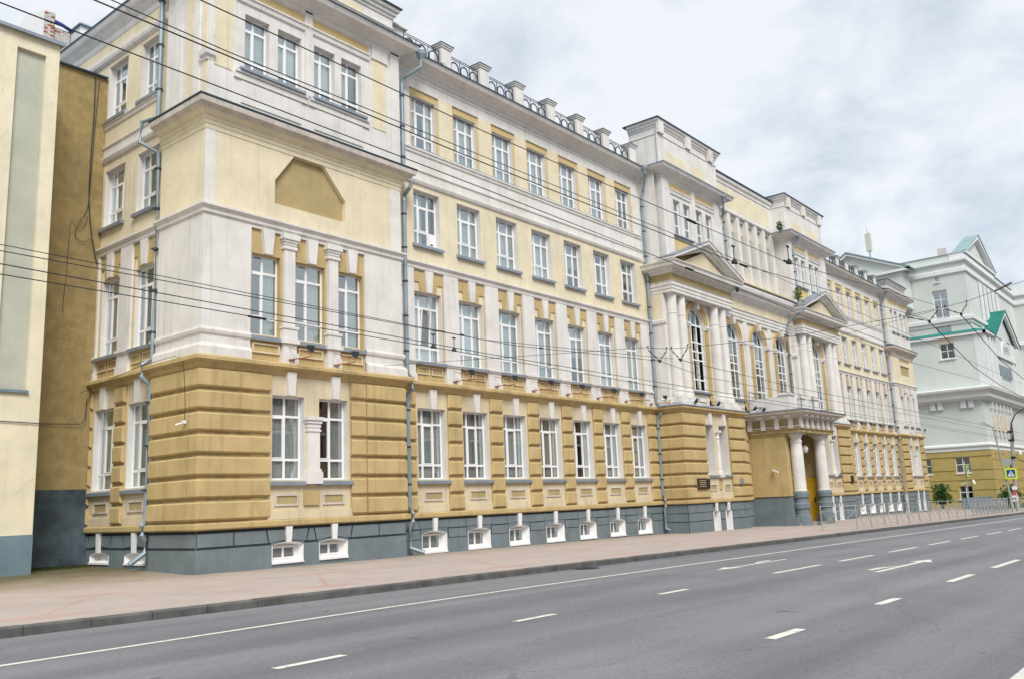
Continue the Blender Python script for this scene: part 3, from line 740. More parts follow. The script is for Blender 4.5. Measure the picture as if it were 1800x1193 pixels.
# --- ledge, string course, upper mouldings as swept profiles
mb = MB(); sweep(mb, GFP, [(.04, 1.215), (.10, 1.235), (.12, 1.26), (.12, 1.38), (.03, 1.425)]); part('plinth_ledge', mb, 'ochre', school)
strprof = [(.02, 5.60), (.07, 5.66), (.10, 5.74), (.20, 5.80), (.27, 5.83), (.27, 5.92), (.22, 5.965), (0, 6.0)]
CORN = lambda dz=0: strprof
for pth in (P0[:], [(20.6, 22.0), (38.1, 22.0)], [(61.7, 22.0), (77.3, 22.0), (77.3, 21.6), (83.6, 21.6), (83.6, 34)]):
    mb = MB(); sweep(mb, pth, strprof); part('string_course', mb, 'ochre', school)
mb = MB(); sweep(mb, PC, strprof); part('string_course', mb, 'ochre', school)
mb = MB(); sweep(mb, PC[:4], [(.30, 5.93), (.31, 5.96), (0, 6.10)]); part('ledge_flashing', mb, 'zinc', school)
mb = MB(); sweep(mb, PC[4:], [(.30, 5.93), (.31, 5.96), (0, 6.10)]); part('ledge_flashing', mb, 'zinc', school)
m23 = [(.015, 10.04), (.06, 10.08), (.06, 10.17), (.09, 10.2), (.15, 10.26), (.15, 10.32), (0, 10.37)]
for pth in (P0[:], P1, PR[:]):
    mb = MB(); sweep(mb, pth, m23); part('moulding', mb, 'white', school)

# --- ground floor walls
GF0, GF1, GO = 1.40, 5.72, (2.55, 5.03)
def gf_panel(F, a, b, parent=school, z0=1.80, z1=2.14, m='white'):
    mb = MB(); panel_frame(mb, F, a, b, z0, z1, .055, -.04); part('panel_frame', mb, 'weathered', parent)
    mb = MB(); rect(mb, F, a+.055, b-.055, z0+.055, z1-.055, 0, -.008); part('panel', mb, 'ochre_d', parent)
def gf_bay(F, c, Y, near, ty='A3', hw=.70):
    window(school, c-hw, c+hw, GO[0], GO[1], ty, Y=Y, near=near, over=.12)
    keystone(school, F, c, .36, .24, 5.01, 5.70, .0, -.13)
    mb = MB(); rect(mb, F, c-hw-.06, c+hw+.06, 1.42, 1.66, 0, -.055); rect(mb, F, c-hw-.03, c+hw+.03, 2.36, 2.42, 0, -.03); part('apron', mb, 'beige', school)
    gf_panel(F, c-.47, c+.47)
mb = MB(); wall(mb, F22, 20.6, 38.1, GF0, GF1, [(c-.70, c+.70, GO[0], GO[1]) for c in bayL]); part('wall', mb, 'beige', school)
for c in bayL: gf_bay(F22, c, 22.0, True)
for k, c in enumerate(bayL):
    if k: blocks(school, 22.0, c-2.335+.79, c-.79)
blocks(school, 22.0, 20.62, bayL[0]-.82); blocks(school, 22.0, bayL[-1]+.79, 38.08)
mb = MB(); wall(mb, F22, 61.7, 77.3, GF0, GF1, [(c-.66, c+.66, GO[0], GO[1]) for c in bayR]); part('wall', mb, 'beige', school)
for c in bayR: gf_bay(F22, c, 22.0, False, hw=.66)
for k, c in enumerate(bayR):
    if k: blocks(school, 22.0, c-2.23+.74, c-.74, rows=7)
blocks(school, 22.0, bayR[-1]+.74, 77.28)
# side wall
cS = [25.05, 27.2]
mb = MB(); wall(mb, FS, 24.02, 28.0, GF0, GF1, [(c-.66, c+.66, GO[0]-.05, GO[1]-.02) for c in cS]); part('wall', mb, 'beige', school)
for c in cS:
    window(school, c-.66, c+.66, GO[0]-.05, GO[1]-.02, 'A3', X=13.1, dep=.18, cur='blind')
    keystone(school, FS, c, .34, .24, 5.0, 5.70, .0, -.12)
    mb = MB(); rect(mb, FS, c-.7, c+.7, 1.42, 1.66, 0, -.055); part('apron', mb, 'beige', school); gf_panel(FS, c-.45, c+.45)
blocks(school, 13.1, cS[0]+.75, cS[1]-.75, side=True); blocks(school, 13.1, 27.93, 28.0, side=True)
# pavilion ground floor
mb = MB(); wall(mb, F216, 12.98, 20.6, GF0, GF1, [(15.33, 16.48, GO[0], GO[1]-.02), (17.03, 18.16, GO[0], GO[1]-.02)]); part('wall', mb, 'beige', school)
mb = MB(); wall(mb, FB, 21.6, 24.02, GF0, GF1); part('wall', mb, 'beige', school)
window(school, 15.33, 16.48, GO[0], GO[1]-.02, 'G2', Y=21.6, cur='full', over=.12); window(school, 17.03, 18.16, GO[0], GO[1]-.02, 'G2', Y=21.6, cur='side', over=.12)
keystone(school, F216, 15.93, .34, .24, 5.02, 5.72, 0, -.14); keystone(school, F216, 17.6, .34, .24, 5.02, 5.72, 0, -.14)
mb = MB(); sweep(mb, [(12.98, 24.0), (12.98, 21.6), (15.2, 21.6)], [(.02, 1.43), (.02, 5.64)]); part('groove_backing', mb, 'ochre_g', school)
mb = MB(); sweep(mb, [(18.26, 21.6), (20.6, 21.6)], [(.02, 1.43), (.02, 5.64)]); part('groove_backing', mb, 'ochre_g', school)
p = (5.64-1.43)/7
for k in range(7):
    a, b = 1.43+k*p+.048, 1.43+(k+1)*p-.048
    band_block(school, [(12.98, 24.0), (12.98, 21.6), (14.52, 21.6)], a, b, d=.125)
    mb = MB(); sweep(mb, [(14.53, 21.6), (15.22, 21.6)], [(.05, a), (.10, a+.05), (.10, b-.05), (.05, b)]); part('stone_block', mb, 'ochre', school)
    mb = MB(); sweep(mb, [(18.24, 21.6), (18.84, 21.6)], [(.05, a), (.10, a+.05), (.10, b-.05), (.05, b)]); part('stone_block', mb, 'ochre', school)
    mb = MB(); sweep(mb, [(18.87, 21.6), (20.47, 21.6), (20.47, 21.98)], [(.075, a), (.125, a+.05), (.125, b-.05), (.075, b)]); part('stone_block', mb, 'ochre', school)
mb = MB(); rect(mb, F216, 15.18, 18.30, 1.42, 1.66, 0, -.06); part('apron', mb, 'beige', school)
gf_panel(F216, 15.42, 16.25); gf_panel(F216, 17.15, 17.98)
mb = MB(); rect(mb, F216, 16.44, 17.0, 1.80, 2.22, 0, -.07); part('apron_stone', mb, 'ochre', school)
# short pilaster between the pair of windows, with base and capital
mb = MB(); rect(mb, F216, 16.53, 16.97, 2.5, 4.28, 0, -.12); rect(mb, F216, 16.46, 17.05, 2.42, 2.78, 0, -.17); rect(mb, F216, 16.50, 17.01, 2.78, 2.86, 0, -.145)
for z0, z1, e in ((3.98, 4.04, .03), (4.10, 4.2, .02), (4.22, 4.32, .05), (4.32, 4.42, .09)): rect(mb, F216, 16.53-e, 16.97+e, z0, z1, 0, -.12-e)
part('pilaster', mb, 'white', school)

# --- second floor (white storey with tall windows)
def f2_bay(F, c, Y, near, hw=.70, X=None, rw=.77, pan=True):
    mb = MB()
    for s in (-1, 1):
        P = [(c+s*rw, 9.98), (c+s*.21, 9.98), (c+s*.13, 9.24), (c+s*.42, 9.24), (c+s*.47, 9.60), (c+s*rw, 9.60)]
        if s > 0: P = P[::-1]
        mb.slab(F, P, .06, .015)
        rect(mb, F, min(c+s*rw, c+s*(rw-.02)), max(c+s*rw, c+s*(rw-.02)), 6.75, 9.98, .06, .03)
    part('lintel_relief', mb, 'ochre', school)
    keystone(school, F, c, .40, .25, 9.24, 10.04, .06, -.07)
    if X is None: window(school, c-hw, c+hw, 6.75, 9.26, 'A3', Y=Y, near=near, dep=.26, over=.05, tilt=(abs(c-bayL[0]) < .1))
    else: window(school, c-hw, c+hw, 6.75, 9.2, 'A3', X=X, near=near, dep=.2, over=.03, cur='blind')
    if pan:
        mb = MB(); rect(mb, F, c-rw, c+rw, 5.97, 6.60, .06, .03); part('apron', mb, 'ochre', school)
        mb = MB(); rect(mb, F, c-rw, c+rw, 6.58, 6.66, .05, -.05); rect(mb, F, c-rw, c+rw, 6.60, 6.64, .05, -.08); part('apron_moulding', mb, 'beige', school)
        mb = MB()
        for s in (-1, 1): panel_frame(mb, F, c+s*.35-.29, c+s*.35+.29, 6.24, 6.52, .045, -.01)
        part('panel_frame', mb, 'beige', school)
def f2_wall(F, u0, u1, bays, hw=.70, rw=.77, side=False):
    mb = MB(); FF = lambda u, v, w: F(u, v+.06, w)
    wall(mb, FF, u0, u1, 5.97, 10.06, [(c-hw, c+hw, 6.75, 9.2 if side else 9.26) for c in bays], depth=.2); part('wall', mb, 'pale', school)
def pier(F, a, b, m='white', top=10.05, cap=True, z0=5.97):
    mb = MB(); rect(mb, F, a, b, z0, top, .07, -.05)
    rect(mb, F, a-.03, b+.03, z0, z0+.27, .05, -.10); rect(mb, F, a-.03, b+.03, 6.60, 6.66, .05, -.09); rect(mb, F, a-.045, b+.045, 6.66, 6.74, .05, -.13)
    part('pilaster', mb, m, school)
f2_wall(F22, 20.6, 38.1, bayL)
for c in bayL: f2_bay(F22, c, 22.0, True)
for k, c in enumerate(bayL):
    if k: pier(F22, c-2.335+.78, c-.78)
pier(F22, 20.6, bayL[0]-.78); pier(F22, bayL[-1]+.78, 38.06)
f2_wall(F22, 61.7, 77.3, bayR, hw=.64, rw=.72)
for c in bayR: f2_bay(F22, c, 22.0, False, hw=.64, rw=.72)
for k, c in enumerate(bayR):
    if k: pier(F22, c-2.23+.73, c-.73)
pier(F22, bayR[-1]+.73, 77.28)
f2_wall(FS, 24.02, 28.0, cS, hw=.62, side=True)
for c in cS: f2_bay(FS, c, None, True, hw=.62, X=13.1, rw=.70)
pier(FS, cS[0]+.71, cS[1]-.71); pier(FS, cS[1]+.71, 28.0); pier(FS, 24.03, cS[0]-.71)
# pavilion second floor
PW = [(14.62, 15.62), (16.17, 17.32), (17.86, 18.88)]
mb = MB(); wall(mb, F216, 12.98, 20.6, 5.97, 10.06, [(14.55, 18.93, 5.98, 9.95)], depth=.07); wall(mb, FB, 21.6, 24.02, 5.97, 10.06); part('wall', mb, 'white', school)
mb = MB(); wall(mb, FR(21.67), 14.5, 18.98, 5.97, 10.0, [(a, b, 6.75, 9.2) for a, b in PW], depth=.18); part('wall', mb, 'ochre', school)
for (a, b), cu in zip(PW, ('side', 'rand', 'side')):
    window(school, a, b, 6.75, 9.2, 'A2', Y=21.67, dep=.16, over=.04, cur=cu); c = (a+b)/2
    keystone(school, FR(21.67), c, .42, .27, 9.2, 9.98, 0, -.15)
    mb = MB(); panel_frame(mb, FR(21.67), c-.47, c+.47, 6.22, 6.52, .05, -.05); part('panel_frame', mb, 'beige', school)
    mb = MB(); rect(mb, FR(21.67), a-.06, b+.06, 6.58, 6.66, 0, -.1); part('apron_moulding', mb, 'beige', school)
for a, b in ((15.68, 16.11), (17.36, 17.79)):
    F = FR(21.67); mb = MB(); rect(mb, F, a+.02, b-.02, 5.98, 9.95, 0, -.12)
    for z0, z1, e in ((5.98, 6.3, .06), (6.3, 6.58, .02), (6.58, 6.7, .09), (6.70, 7.02, .04), (7.02, 7.1, .07), (9.50, 9.60, .03), (9.64, 9.72, .02), (9.72, 9.80, .05), (9.80, 9.98, .09)): rect(mb, F, a-e, b+e, z0, z1, 0, -.13-e)
    part('pilaster', mb, 'white', school)
prof = [(.005, 6.55), (.05, 6.6), (.07, 6.68), (.05, 6.74), (0, 6.76)]
for pth in ([(12.98, 24.0), (12.98, 21.6), (14.55, 21.6)], [(18.93, 21.6), (20.6, 21.6), (20.6, 21.95)]):
    mb = MB(); sweep(mb, pth, prof); sweep(mb, pth, [(.11, 5.99), (.11, 6.22), (.05, 6.32), (0, 6.33)]); part('moulding', mb, 'white', school)

# --- third floor
mb = MB(); wall(mb, F22, 20.6, 38.1, 10.3, 13.55, [(c-.68, c+.68, 11.05, 13.1) for c in bayL]); part('wall', mb, 'pale', school)
for k, c in enumerate(bayL):
    o = window(school, c-.68, c+.68, 11.05, 13.1, 'B3', Y=22.0)
    if k == 0: local('vent_panel', mesh('vent_panel', MB().box(.95, 1.30, .0, .03, .07, .50), 'upvc'), o); local('vent_slot', mesh('vent_slot', MB().box(1.03, 1.2, -.012, .0, .13, .17), 'black'), o)
    if k == 3: local('paper_sheet', mesh('paper_sheet', MB().box(.45, .78, .04, .05, .1, .5), 'swhite'), o)
mb = MB(); wall(mb, F22, 61.7, 77.3, 10.3, 13.55, [(c-.62, c+.62, 11.0, 13.0) for c in bayR]); part('wall', mb, 'pale', school)
for c in bayR: window(school, c-.62, c+.62, 11.0, 13.0, 'B3', Y=22.0, near=False)
mb = MB(); wall(mb, FS, 24.02, 28.0, 10.3, 13.4, [(c-.66, c+.66, 11.05, 13.0) for c in cS]); part('wall', mb, 'pale', school)
for c in cS: window(school, c-.66, c+.66, 11.05, 13.0, 'B3', X=13.1, dep=.2, cur='rand')
OCT = [(15.36, 10.88), (18.12, 10.88), (18.12, 11.6), (17.23, 12.6), (16.07, 12.6), (15.36, 11.63)]
mb = MB(); wall(mb, F216, 12.98, 20.6, 10.3, 13.6, [(15.36, 18.12, 10.88, 12.6)], depth=0)
mb.add([F216(15.36, 0, 11.63), F216(16.07, 0, 12.6), F216(15.36, 0, 12.6)], [(0, 1, 2)]); mb.add([F216(18.12, 0, 11.6), F216(17.23, 0, 12.6), F216(18.12, 0, 12.6)], [(0, 1, 2)])
for (a, b) in zip(OCT, OCT[1:]+OCT[:1]): mb.add([F216(a[0], 0, a[1]), F216(b[0], 0, b[1]), F216(b[0], .15, b[1]), F216(a[0], .15, a[1])], [(0, 1, 2, 3)])
wall(mb, FB, 21.6, 24.02, 10.3, 13.6); part('wall', mb, 'pale', school)
mb = MB(); mb.slab(FR(21.75), OCT, 0, .05); part('blind_window', mb, 'ochre_d', school)
mb = MB(); mb.box(12.975, 13.30, 21.592, 21.62, 10.36, 13.0); mb.box(20.12, 20.605, 21.592, 21.62, 10.36, 13.0); part('corner_strip', mb, 'white', school)
cove = [(.02, 12.60), (.02, 12.72), (.05, 12.76), (.05, 12.84), (.09, 12.88), (.09, 12.96), (.16, 13.0), (.30, 13.10), (.31, 13.14), (.42, 13.2), (.44, 13.34), (.40, 13.4)]
PB = [(12.98, 24.02), (12.98, 21.6), (20.6, 21.6), (20.6, 22.0)]
mb = MB(); sweep(mb, PB, [(.02, 12.60), (.02, 12.72), (.05, 12.76), (.05, 12.84), (.09, 12.88), (.09, 12.96), (.16, 13.0), (.27, 13.10), (.0, 13.12)]); part('cornice_cove', mb, 'pale', school)
mb = MB(); sweep(mb, PB, [(.30, 13.10), (.31, 13.14), (.42, 13.2), (.44, 13.34), (.40, 13.4)]); part('pavilion_cornice', mb, 'weathered', school)
mb = MB(); sweep(mb, [(12.98, 24.06), (12.98, 21.6), (20.6, 21.6), (20.6, 22.0)], [(.46, 13.37), (.47, 13.41), (.0, 13.62)]); part('cornice_flashing', mb, 'roof', school)
prof34 = [(.02, 13.30), (.07, 13.33), (.11, 13.42), (.11, 13.48), (.03, 13.53), (.03, 13.80), (.08, 13.84), (.08, 13.88), (0, 13.92)]
for pth in ([(13.1, 28.0), (13.1, 24.02)], P1, [(61.7, 22.0), (77.3, 22.0)]):
    mb = MB(); sweep(mb, pth, prof34); part('moulding', mb, 'white', school)
# --- fourth floor
sillc = [(.01, 14.48), (.05, 14.52), (.05, 14.60), (.10, 14.64), (.10, 14.70), (0, 14.74)]
def f4(bays, u0, u1, hw, near):
    mb = MB(); wall(mb, F22, u0, u1, 13.5, 18.0, [(c-hw-.13, c+hw+.13, 14.78, 17.12) for c in bays], depth=.06); part('wall', mb, 'white', school)
    for c in bays:
        mb = MB(); wall(mb, FR(22.06), c-hw-.13, c+hw+.13, 14.78, 17.12, [(c-hw, c+hw, 14.82, 16.85)], depth=.18); part('window_surround', mb, 'mustard', school)
        window(school, c-hw, c+hw, 14.82, 16.85, 'B3', Y=22.06, dep=.18, near=near)
    mb = MB()
    for a, b in zip(bays, bays[1:]): rect(mb, F22, a+hw+.15, b-hw-.15, 14.78, 17.12, 0, -.02)
    part('wall_panel', mb, 'pale', school)
    mb = MB(); sweep(mb, [(u0+.25, 22), (u1-.3, 22)], sillc); part('sill_course', mb, 'white', school)
    mb = MB(); sweep(mb, [(u0+.35, 22), (u1-.35, 22)], [(.01, 17.50), (.035, 17.52), (.035, 17.57), (0, 17.6)]); part('moulding', mb, 'white', school)
f4(bayL, 20.6, 38.1, .65, True); f4(bayR, 61.7, 77.3, .60, False)
cS4 = [25.05, 27.25]
mb = MB(); wall(mb, FS, 24.02, 28.0, 13.4, 18.0, [(c-.64, c+.64, 14.85, 16.8) for c in cS4]); wall(mb, FS, 28.0, 40.0, 10, 18.0); part('wall', mb, 'pale', school)
for c in cS4: window(school, c-.64, c+.64, 14.85, 16.8, 'B3', X=13.1, dep=.2, cur='none')
mb = MB(); sweep(mb, [(13.1, 28.0), (13.1, 24.4)], sillc); sweep(mb, [(13.1, 38.0), (13.1, 23.6)], [(.02, 16.95), (.10, 17.02), (.13, 17.12), (.13, 17.2), (.03, 17.25), (0, 17.3)]); part('moulding', mb, 'white', school)
# left tower (fourth storey of the pavilion)
TW = [(14.22, 15.10), (15.42, 16.32), (16.84, 17.70), (17.98, 18.86)]
mb = MB(); wall(mb, F216, 12.98, 20.6, 13.55, 18.0, [(a, b, 14.85, 16.72) for a, b in TW], depth=.2); wall(mb, SD(12.98), 21.6, 23.9, 13.55, 18.0); part('wall', mb, 'white', school)
for a, b in TW: window(school, a, b, 14.85, 16.72, 'A2', Y=21.6, dep=.2, over=.0, sill=False)
for a, b in ((14.0, 16.4), (16.75, 19.0)):
    mb = MB(); rect(mb, F216, a, b, 14.762, 14.845, 0, -.17); part('sill', mb, 'zinc', school)
    mb = MB(); rect(mb, F216, a-.15, b+.16, 14.5, 14.68, 0, -.06); rect(mb, F216, a-.12, b+.14, 14.684, 14.756, 0, -.11); rect(mb, F216, a+.1, b-.1, 13.75, 14.45, 0, -.035); part('apron', mb, 'white', school)
    mb = MB(); rect(mb, F216, a-.1, b+.2, 17.28, 17.62, 0, -.006); part('frieze_panel', mb, 'mustard', school)
    mb = MB(); sweep(mb, [(a-.1, 21.6), (b+.2, 21.6)], [(.01, 17.02), (.06, 17.06), (.08, 17.2), (.12, 17.22), (.12, 17.27), (0, 17.29)]); part('moulding', mb, 'white', school)
mb = MB(); rect(mb, F216, 13.17, 13.80, 14.66, 17.72, 0, -.02); rect(mb, F216, 19.36, 19.98, 14.62, 17.2, 0, -.02); rect(mb, FB, 22.35, 22.75, 13.7, 17.7, 0, -.02); rect(mb, FB, 21.63, 21.85, 13.7, 17.7, 0, -.02); part('wall_panel', mb, 'pale', school)
mb = MB(); rect(mb, F216, 12.98, 13.17, 13.6, 17.8, 0, -.04); rect(mb, F216, 16.44, 16.74, 14.8, 17.8, 0, -.06); rect(mb, F216, 19.32, 20.05, 17.2, 17.78, 0, -.07); rect(mb, F216, 20.2, 20.6, 13.6, 17.8, 0, -.06)
sweep(mb, [(12.98, 21.86), (12.98, 21.6), (13.17, 21.6)], [(.05, 14.72), (.06, 14.8), (.13, 14.86), (.15, 15.0), (.02, 15.05)])
rect(mb, FB, 22.0, 22.3, 13.6, 17.8, 0, -.05); rect(mb, FB, 23.0, 23.4, 13.6, 17.8, 0, -.05)
part('pilaster', mb, 'white', school)
corn = [(.02, 17.66), (.06, 17.72), (.06, 17.78), (.14, 17.82), (.22, 17.90), (.36, 17.96), (.40, 17.98), (.52, 18.0), (.56, 18.08), (.60, 18.16)]
flash = [(.62, 18.15), (.63, 18.2), (0, 18.42)]
mb = MB(); sweep(mb, [(13.1, 40), (13.1, 24.05)], [(.02, 17.75), (.05, 17.85), (.05, 17.95), (.12, 18.02), (.20, 18.12), (.28, 18.18), (.32, 18.25), (.36, 18.38)]); part('cornice', mb, 'white', school)
mb = MB(); sweep(mb, [(13.1, 40), (13.1, 24.0)], [(.38, 18.37), (.39, 18.43), (0, 18.55)]); part('eave_flashing', mb, 'roof', school)
TP = [(12.98, 24.05), (12.98, 21.6), (20.6, 21.6), (20.6, 22.0), (38.1, 22.0)]
for pth in (TP, [(61.7, 22.0), (77.3, 22.0), (77.3, 21.6), (83.6, 21.6), (83.6, 34)]):
    mb = MB(); sweep(mb, pth, corn); part('cornice', mb, 'white', school)
    mb = MB(); sweep(mb, pth, flash); part('eave_flashing', mb, 'roof', school)
# attics over the end pavilions
def attic(u0, u1, Y, z0, z1, panels, side_to=None, capz=.30, step=0):
    F = FR(Y); d = side_to or 3.0
    mb = MB().box(u0, u1, Y, Y+d, z0, z1); part('attic', mb, 'white', school)
    pth = [(u0, Y+d), (u0, Y), (u1, Y), (u1, Y+d)]
    mb = MB(); sweep(mb, pth, [(.01, z1-.42), (.05, z1-.38), (.05, z1-.32), (.12, z1-.26), (.12, z1-.18), (.20, z1-.12), (.22, z1)]); sweep(mb, pth, [(.01, z1-.80), (.04, z1-.78), (.04, z1-.74), (0, z1-.72)])
    part('attic_cornice', mb, 'white', school)
    mb = MB().box(u0-.28, u1+.28, Y-.28, Y+d+.2, z1+.005, z1+.05); part('attic_flashing', mb, 'roof', school)
    mb = MB()
    for a, b, c, e in panels: rect(mb, F, a, b, c, e, 0, -.006)
    part('attic_panel', mb, 'pale', school)
    return F
attic(13.9, 20.4, 21.62, 18.2, 19.55, [(14.6, 16.4, 18.35, 18.9), (16.8, 19.0, 18.35, 19.05)], 2.5)
mb = MB().box(20.4, 21.2, 21.9, 24.2, 18.2, 19.2); mb.box(20.35, 21.35, 21.78, 24.3, 19.2, 19.26); part('attic_pier', mb, 'white', school)
attic(78.3, 83.4, 21.62, 18.2, 19.3, [(79.3, 80.9, 18.35, 18.9), (81.5, 83.4, 18.35, 18.9)], 2.5)
# right pavilion, simpler because far
mb = MB(); wall(mb, SD(77.3), 21.6, 22.0, -1.7, 18); part('wall', mb, 'white', school)
mb = MB(); wall(mb, SD(77.29), 21.6, 22.0, 1.4, 5.65); part('wall', mb, 'ochre', school)
F = FR(21.6)
RW = [(79.15, 80.35), (81.15, 82.35)]
mb = MB(); wall(mb, F, 77.3, 83.6, GF0, GF1, [(a, b, GO[0], GO[1]) for a, b in RW]); part('wall', mb, 'beige', school)
for a, b in RW: window(school, a, b, GO[0], GO[1], 'G2', Y=21.6, near=False); keystone(school, F, (a+b)/2, .34, .24, 5.02, 5.72, 0, -.14); gf_panel(F, a+.2, b-.2)
blocks(school, 21.6, 77.3, 79.0, d=.15); blocks(school, 21.6, 82.55, 83.6, d=.15)
mb = MB(); rect(mb, F, 80.5, 81.0, 2.45, 4.42, 0, -.14); rect(mb, F, 80.42, 81.08, 2.45, 2.8, 0, -.18); rect(mb, F, 80.42, 81.08, 4.2, 4.42, 0, -.2); part('pilaster', mb, 'white', school)
RW2 = [(78.6, 79.5), (80.1, 81.1), (81.7, 82.6)]
mb = MB(); wall(mb, F, 77.3, 83.6, 5.97, 10.06, [(a, b, 6.75, 9.2) for a, b in RW2]); part('wall', mb, 'white', school)
for a, b in RW2:
    window(school, a, b, 6.75, 9.2, 'A2', Y=21.6, near=False); c = (a+b)/2
    mb = MB(); rect(mb, F, a-.15, a+.22, 9.24, 9.95, 0, -.01); rect(mb, F, b-.22, b+.15, 9.24, 9.95, 0, -.01); part('lintel_relief', mb, 'ochre', school)
    keystone(school, F, c, .4, .26, 9.2, 9.98, 0, -.14)
for x in (79.8, 81.4): mb = MB(); rect(mb, F, x-.2, x+.2, 5.98, 9.95, 0, -.13); rect(mb, F, x-.28, x+.28, 9.5, 9.95, 0, -.2); part('pilaster', mb, 'white', school)
mb = MB(); wall(mb, F, 77.3, 83.6, 10.3, 13.6, [(79.6, 82.2, 11.1, 11.95)], depth=.1); part('wall', mb, 'pale', school)
mb = MB(); rect(mb, FR(21.7), 79.6, 82.2, 11.1, 11.95, 0, .03); rect(mb, F, 79.5, 82.3, 12.3, 12.8, 0, -.01); part('blind_window', mb, 'ochre_d', school)
mb = MB(); sweep(mb, [(77.3, 22.0), (77.3, 21.6), (83.6, 21.6), (83.6, 34)], cove); part('pavilion_cornice', mb, 'weathered', school)
mb = MB(); sweep(mb, [(77.3, 22.0), (77.3, 21.6), (83.6, 21.6), (83.6, 34)], [(.46, 13.37), (.47, 13.41), (.0, 13.62)]); part('cornice_flashing', mb, 'roof', school)
RW4 = [(78.5, 79.3), (79.7, 80.5), (81.2, 82.0), (82.4, 83.2)]
mb = MB(); wall(mb, F, 77.3, 83.6, 13.6, 18, [(a, b, 14.85, 16.75) for a, b in RW4]); wall(mb, SD(83.6), 21.6, 34, -1.5, 18); part('wall', mb, 'white', school)
for a, b in RW4: window(school, a, b, 14.85, 16.75, 'A2', Y=21.6, near=False)
mb = MB(); rect(mb, F, 78.3, 80.7, 17.25, 17.6, 0, -.01); rect(mb, F, 81.0, 83.4, 17.25, 17.6, 0, -.01); part('frieze_panel', mb, 'mustard', school)
mb = MB(); rect(mb, F, 83.25, 83.55, 14.7, 17.5, 0, -.02); rect(mb, F, 77.6, 78.1, 14.7, 17.5, 0, -.02); part('wall_panel', mb, 'pale', school)

# --- centre pavilions
def arched_window(c, Y, hw, z0, zsp, near, cols=3, dep=.14):
    """frame with a round head; panes in cells; returns the window"""
    W = 2*hw; H = zsp-z0
    o = link('arched_window', frame_mesh(W, H, 'C3'), school, (c-hw, Y+dep, z0))
    hs = cells(W, H, 'C3')
    def mk():
        mb = MB()
        for h in hs: mb.box(h[0], h[1], 0, .012, h[2], h[3])
        return mesh('glazing', mb, 'glass')
    if near:
        for h in hs:
            if NP[0] < 299: local('pane', pane_mesh(h[1]-h[0], h[3]-h[2]), o, (h[0], .018, h[2])); NP[0] += 1
    else: local('glazing', cached(('GZA', hw), mk), o, (0, .018, 0))
    def mh():
        mb = MB(); n = 16; R = hw; r = hw-.06
        P = [(hw-R*math.cos(PI*i/n), R*math.sin(PI*i/n)) for i in range(n+1)]; Q = [(hw-r*math.cos(PI*i/n), r*math.sin(PI*i/n)) for i in range(n+1)]
        for i in range(n): mb.slab(FR(0), [P[i], P[i+1], Q[i+1], Q[i]], 0, .05)
        for x in (W*.33, W*.67): rect(mb, FR(0), x-.03, x+.03, 0, math.sqrt(max(0, r*r-(x-hw)**2)), 0, .05)
        rect(mb, FR(0), 0, W, -.03, .05, -.005, .05)
        return mesh('arch_head', mb, 'upvc')
    local('arch_head', cached(('AH', hw), mh), o, (0, 0, H))
    def mp():
        mb = MB(); n = 16; r = hw-.05; mb.slab(FR(0), [(hw-r*math.cos(PI*i/n), r*math.sin(PI*i/n)) for i in range(n+1)], 0, .012); return mesh('lunette_pane', mb, 'glass')
    local('lunette_pane', cached(('AP', hw), mp), o, (0, .02, H))
    local('sill', sill_mesh(W, dep, .12), o)
    curtain(o, .05, W*.42, .05, H*.62, 'drape', y=.3); curtain(o, W*.8, W*.17, .05, H-.1, 'drape', y=.3)  # added beige drapes stand in for the brownish reflection in these panes
    return o
def archivolt(c, Y, ri, ro, zs, zb, m='ochre'):
    mb = MB(); n = 20; F = FR(Y)
    for (a, b, v) in ((ri, ri+.10, -.03), (ri+.10, ro-.08, -.07), (ro-.08, ro, -.11)):
        for i in range(n):
            t0, t1 = PI*i/n, PI*(i+1)/n
            mb.slab(F, [(c-a*math.cos(t0), zs+a*math.sin(t0)), (c-a*math.cos(t1), zs+a*math.sin(t1)), (c-b*math.cos(t1), zs+b*math.sin(t1)), (c-b*math.cos(t0), zs+b*math.sin(t0))], .0, v)
    for s in (-1, 1):
        a, b = sorted((c+s*ri, c+s*(ro-.02))); rect(mb, F, a, b, zb, zs-.2, 0, -.10); a, b = sorted((c+s*(ri+.1), c+s*(ro-.04))); rect(mb, F, a, b, zb, zs-.2, 0, -.13)
        a, b = sorted((c+s*(ri-.0), c+s*(ro+.06))); rect(mb, F, a, b, zb, zb+.22, 0, -.18)
    part('archivolt', mb, m, school)
    mb = MB()
    for s in (-1, 1):
        for z0, z1, e in ((-.22, -.12, .02), (-.12, -.05, .06), (-.05, .02, .03)):
            a, b = sorted((c+s*(ri-.02), c+s*(ro+e))); rect(mb, F, a, b, zs+z0, zs+z1, 0, -.16-e)
    part('impost', mb, 'white', school)
    mb = MB(); trap(mb, F, c, .34, .2, zs+ri-.08, zs+ro+.12, 0, -.26); rect(mb, F, c-.2, c+.2, zs+ro+.08, zs+ro+.18, 0, -.3); part('keystone', mb, 'white', school)
def column(cx, cy, z0, z1, r):
    mb = MB(); h = z1-z0
    prof = [(r*1.25, z0), (r*1.25, z0+.16), (r*1.18, z0+.2), (r*1.2, z0+.3), (r*1.05, z0+.36), (r, z0+.42), (r, z0+h*.33), (r*.93, z0+h*.7), (r*.86, z1-1.05), (r*.93, z1-1.02), (r*.93, z1-.98), (r*.88, z1-.95), (r*.88, z1-.10), (r*.95, z1-.06), (r*.95, z1)]
    mb.lathe(prof, cx, cy, 28); mb.sm = False
    mb.box(cx-r*1.3, cx+r*1.3, cy-r*1.3, cy+r*1.3, z0-.25, z0)
    part('column', mb, 'white', school)
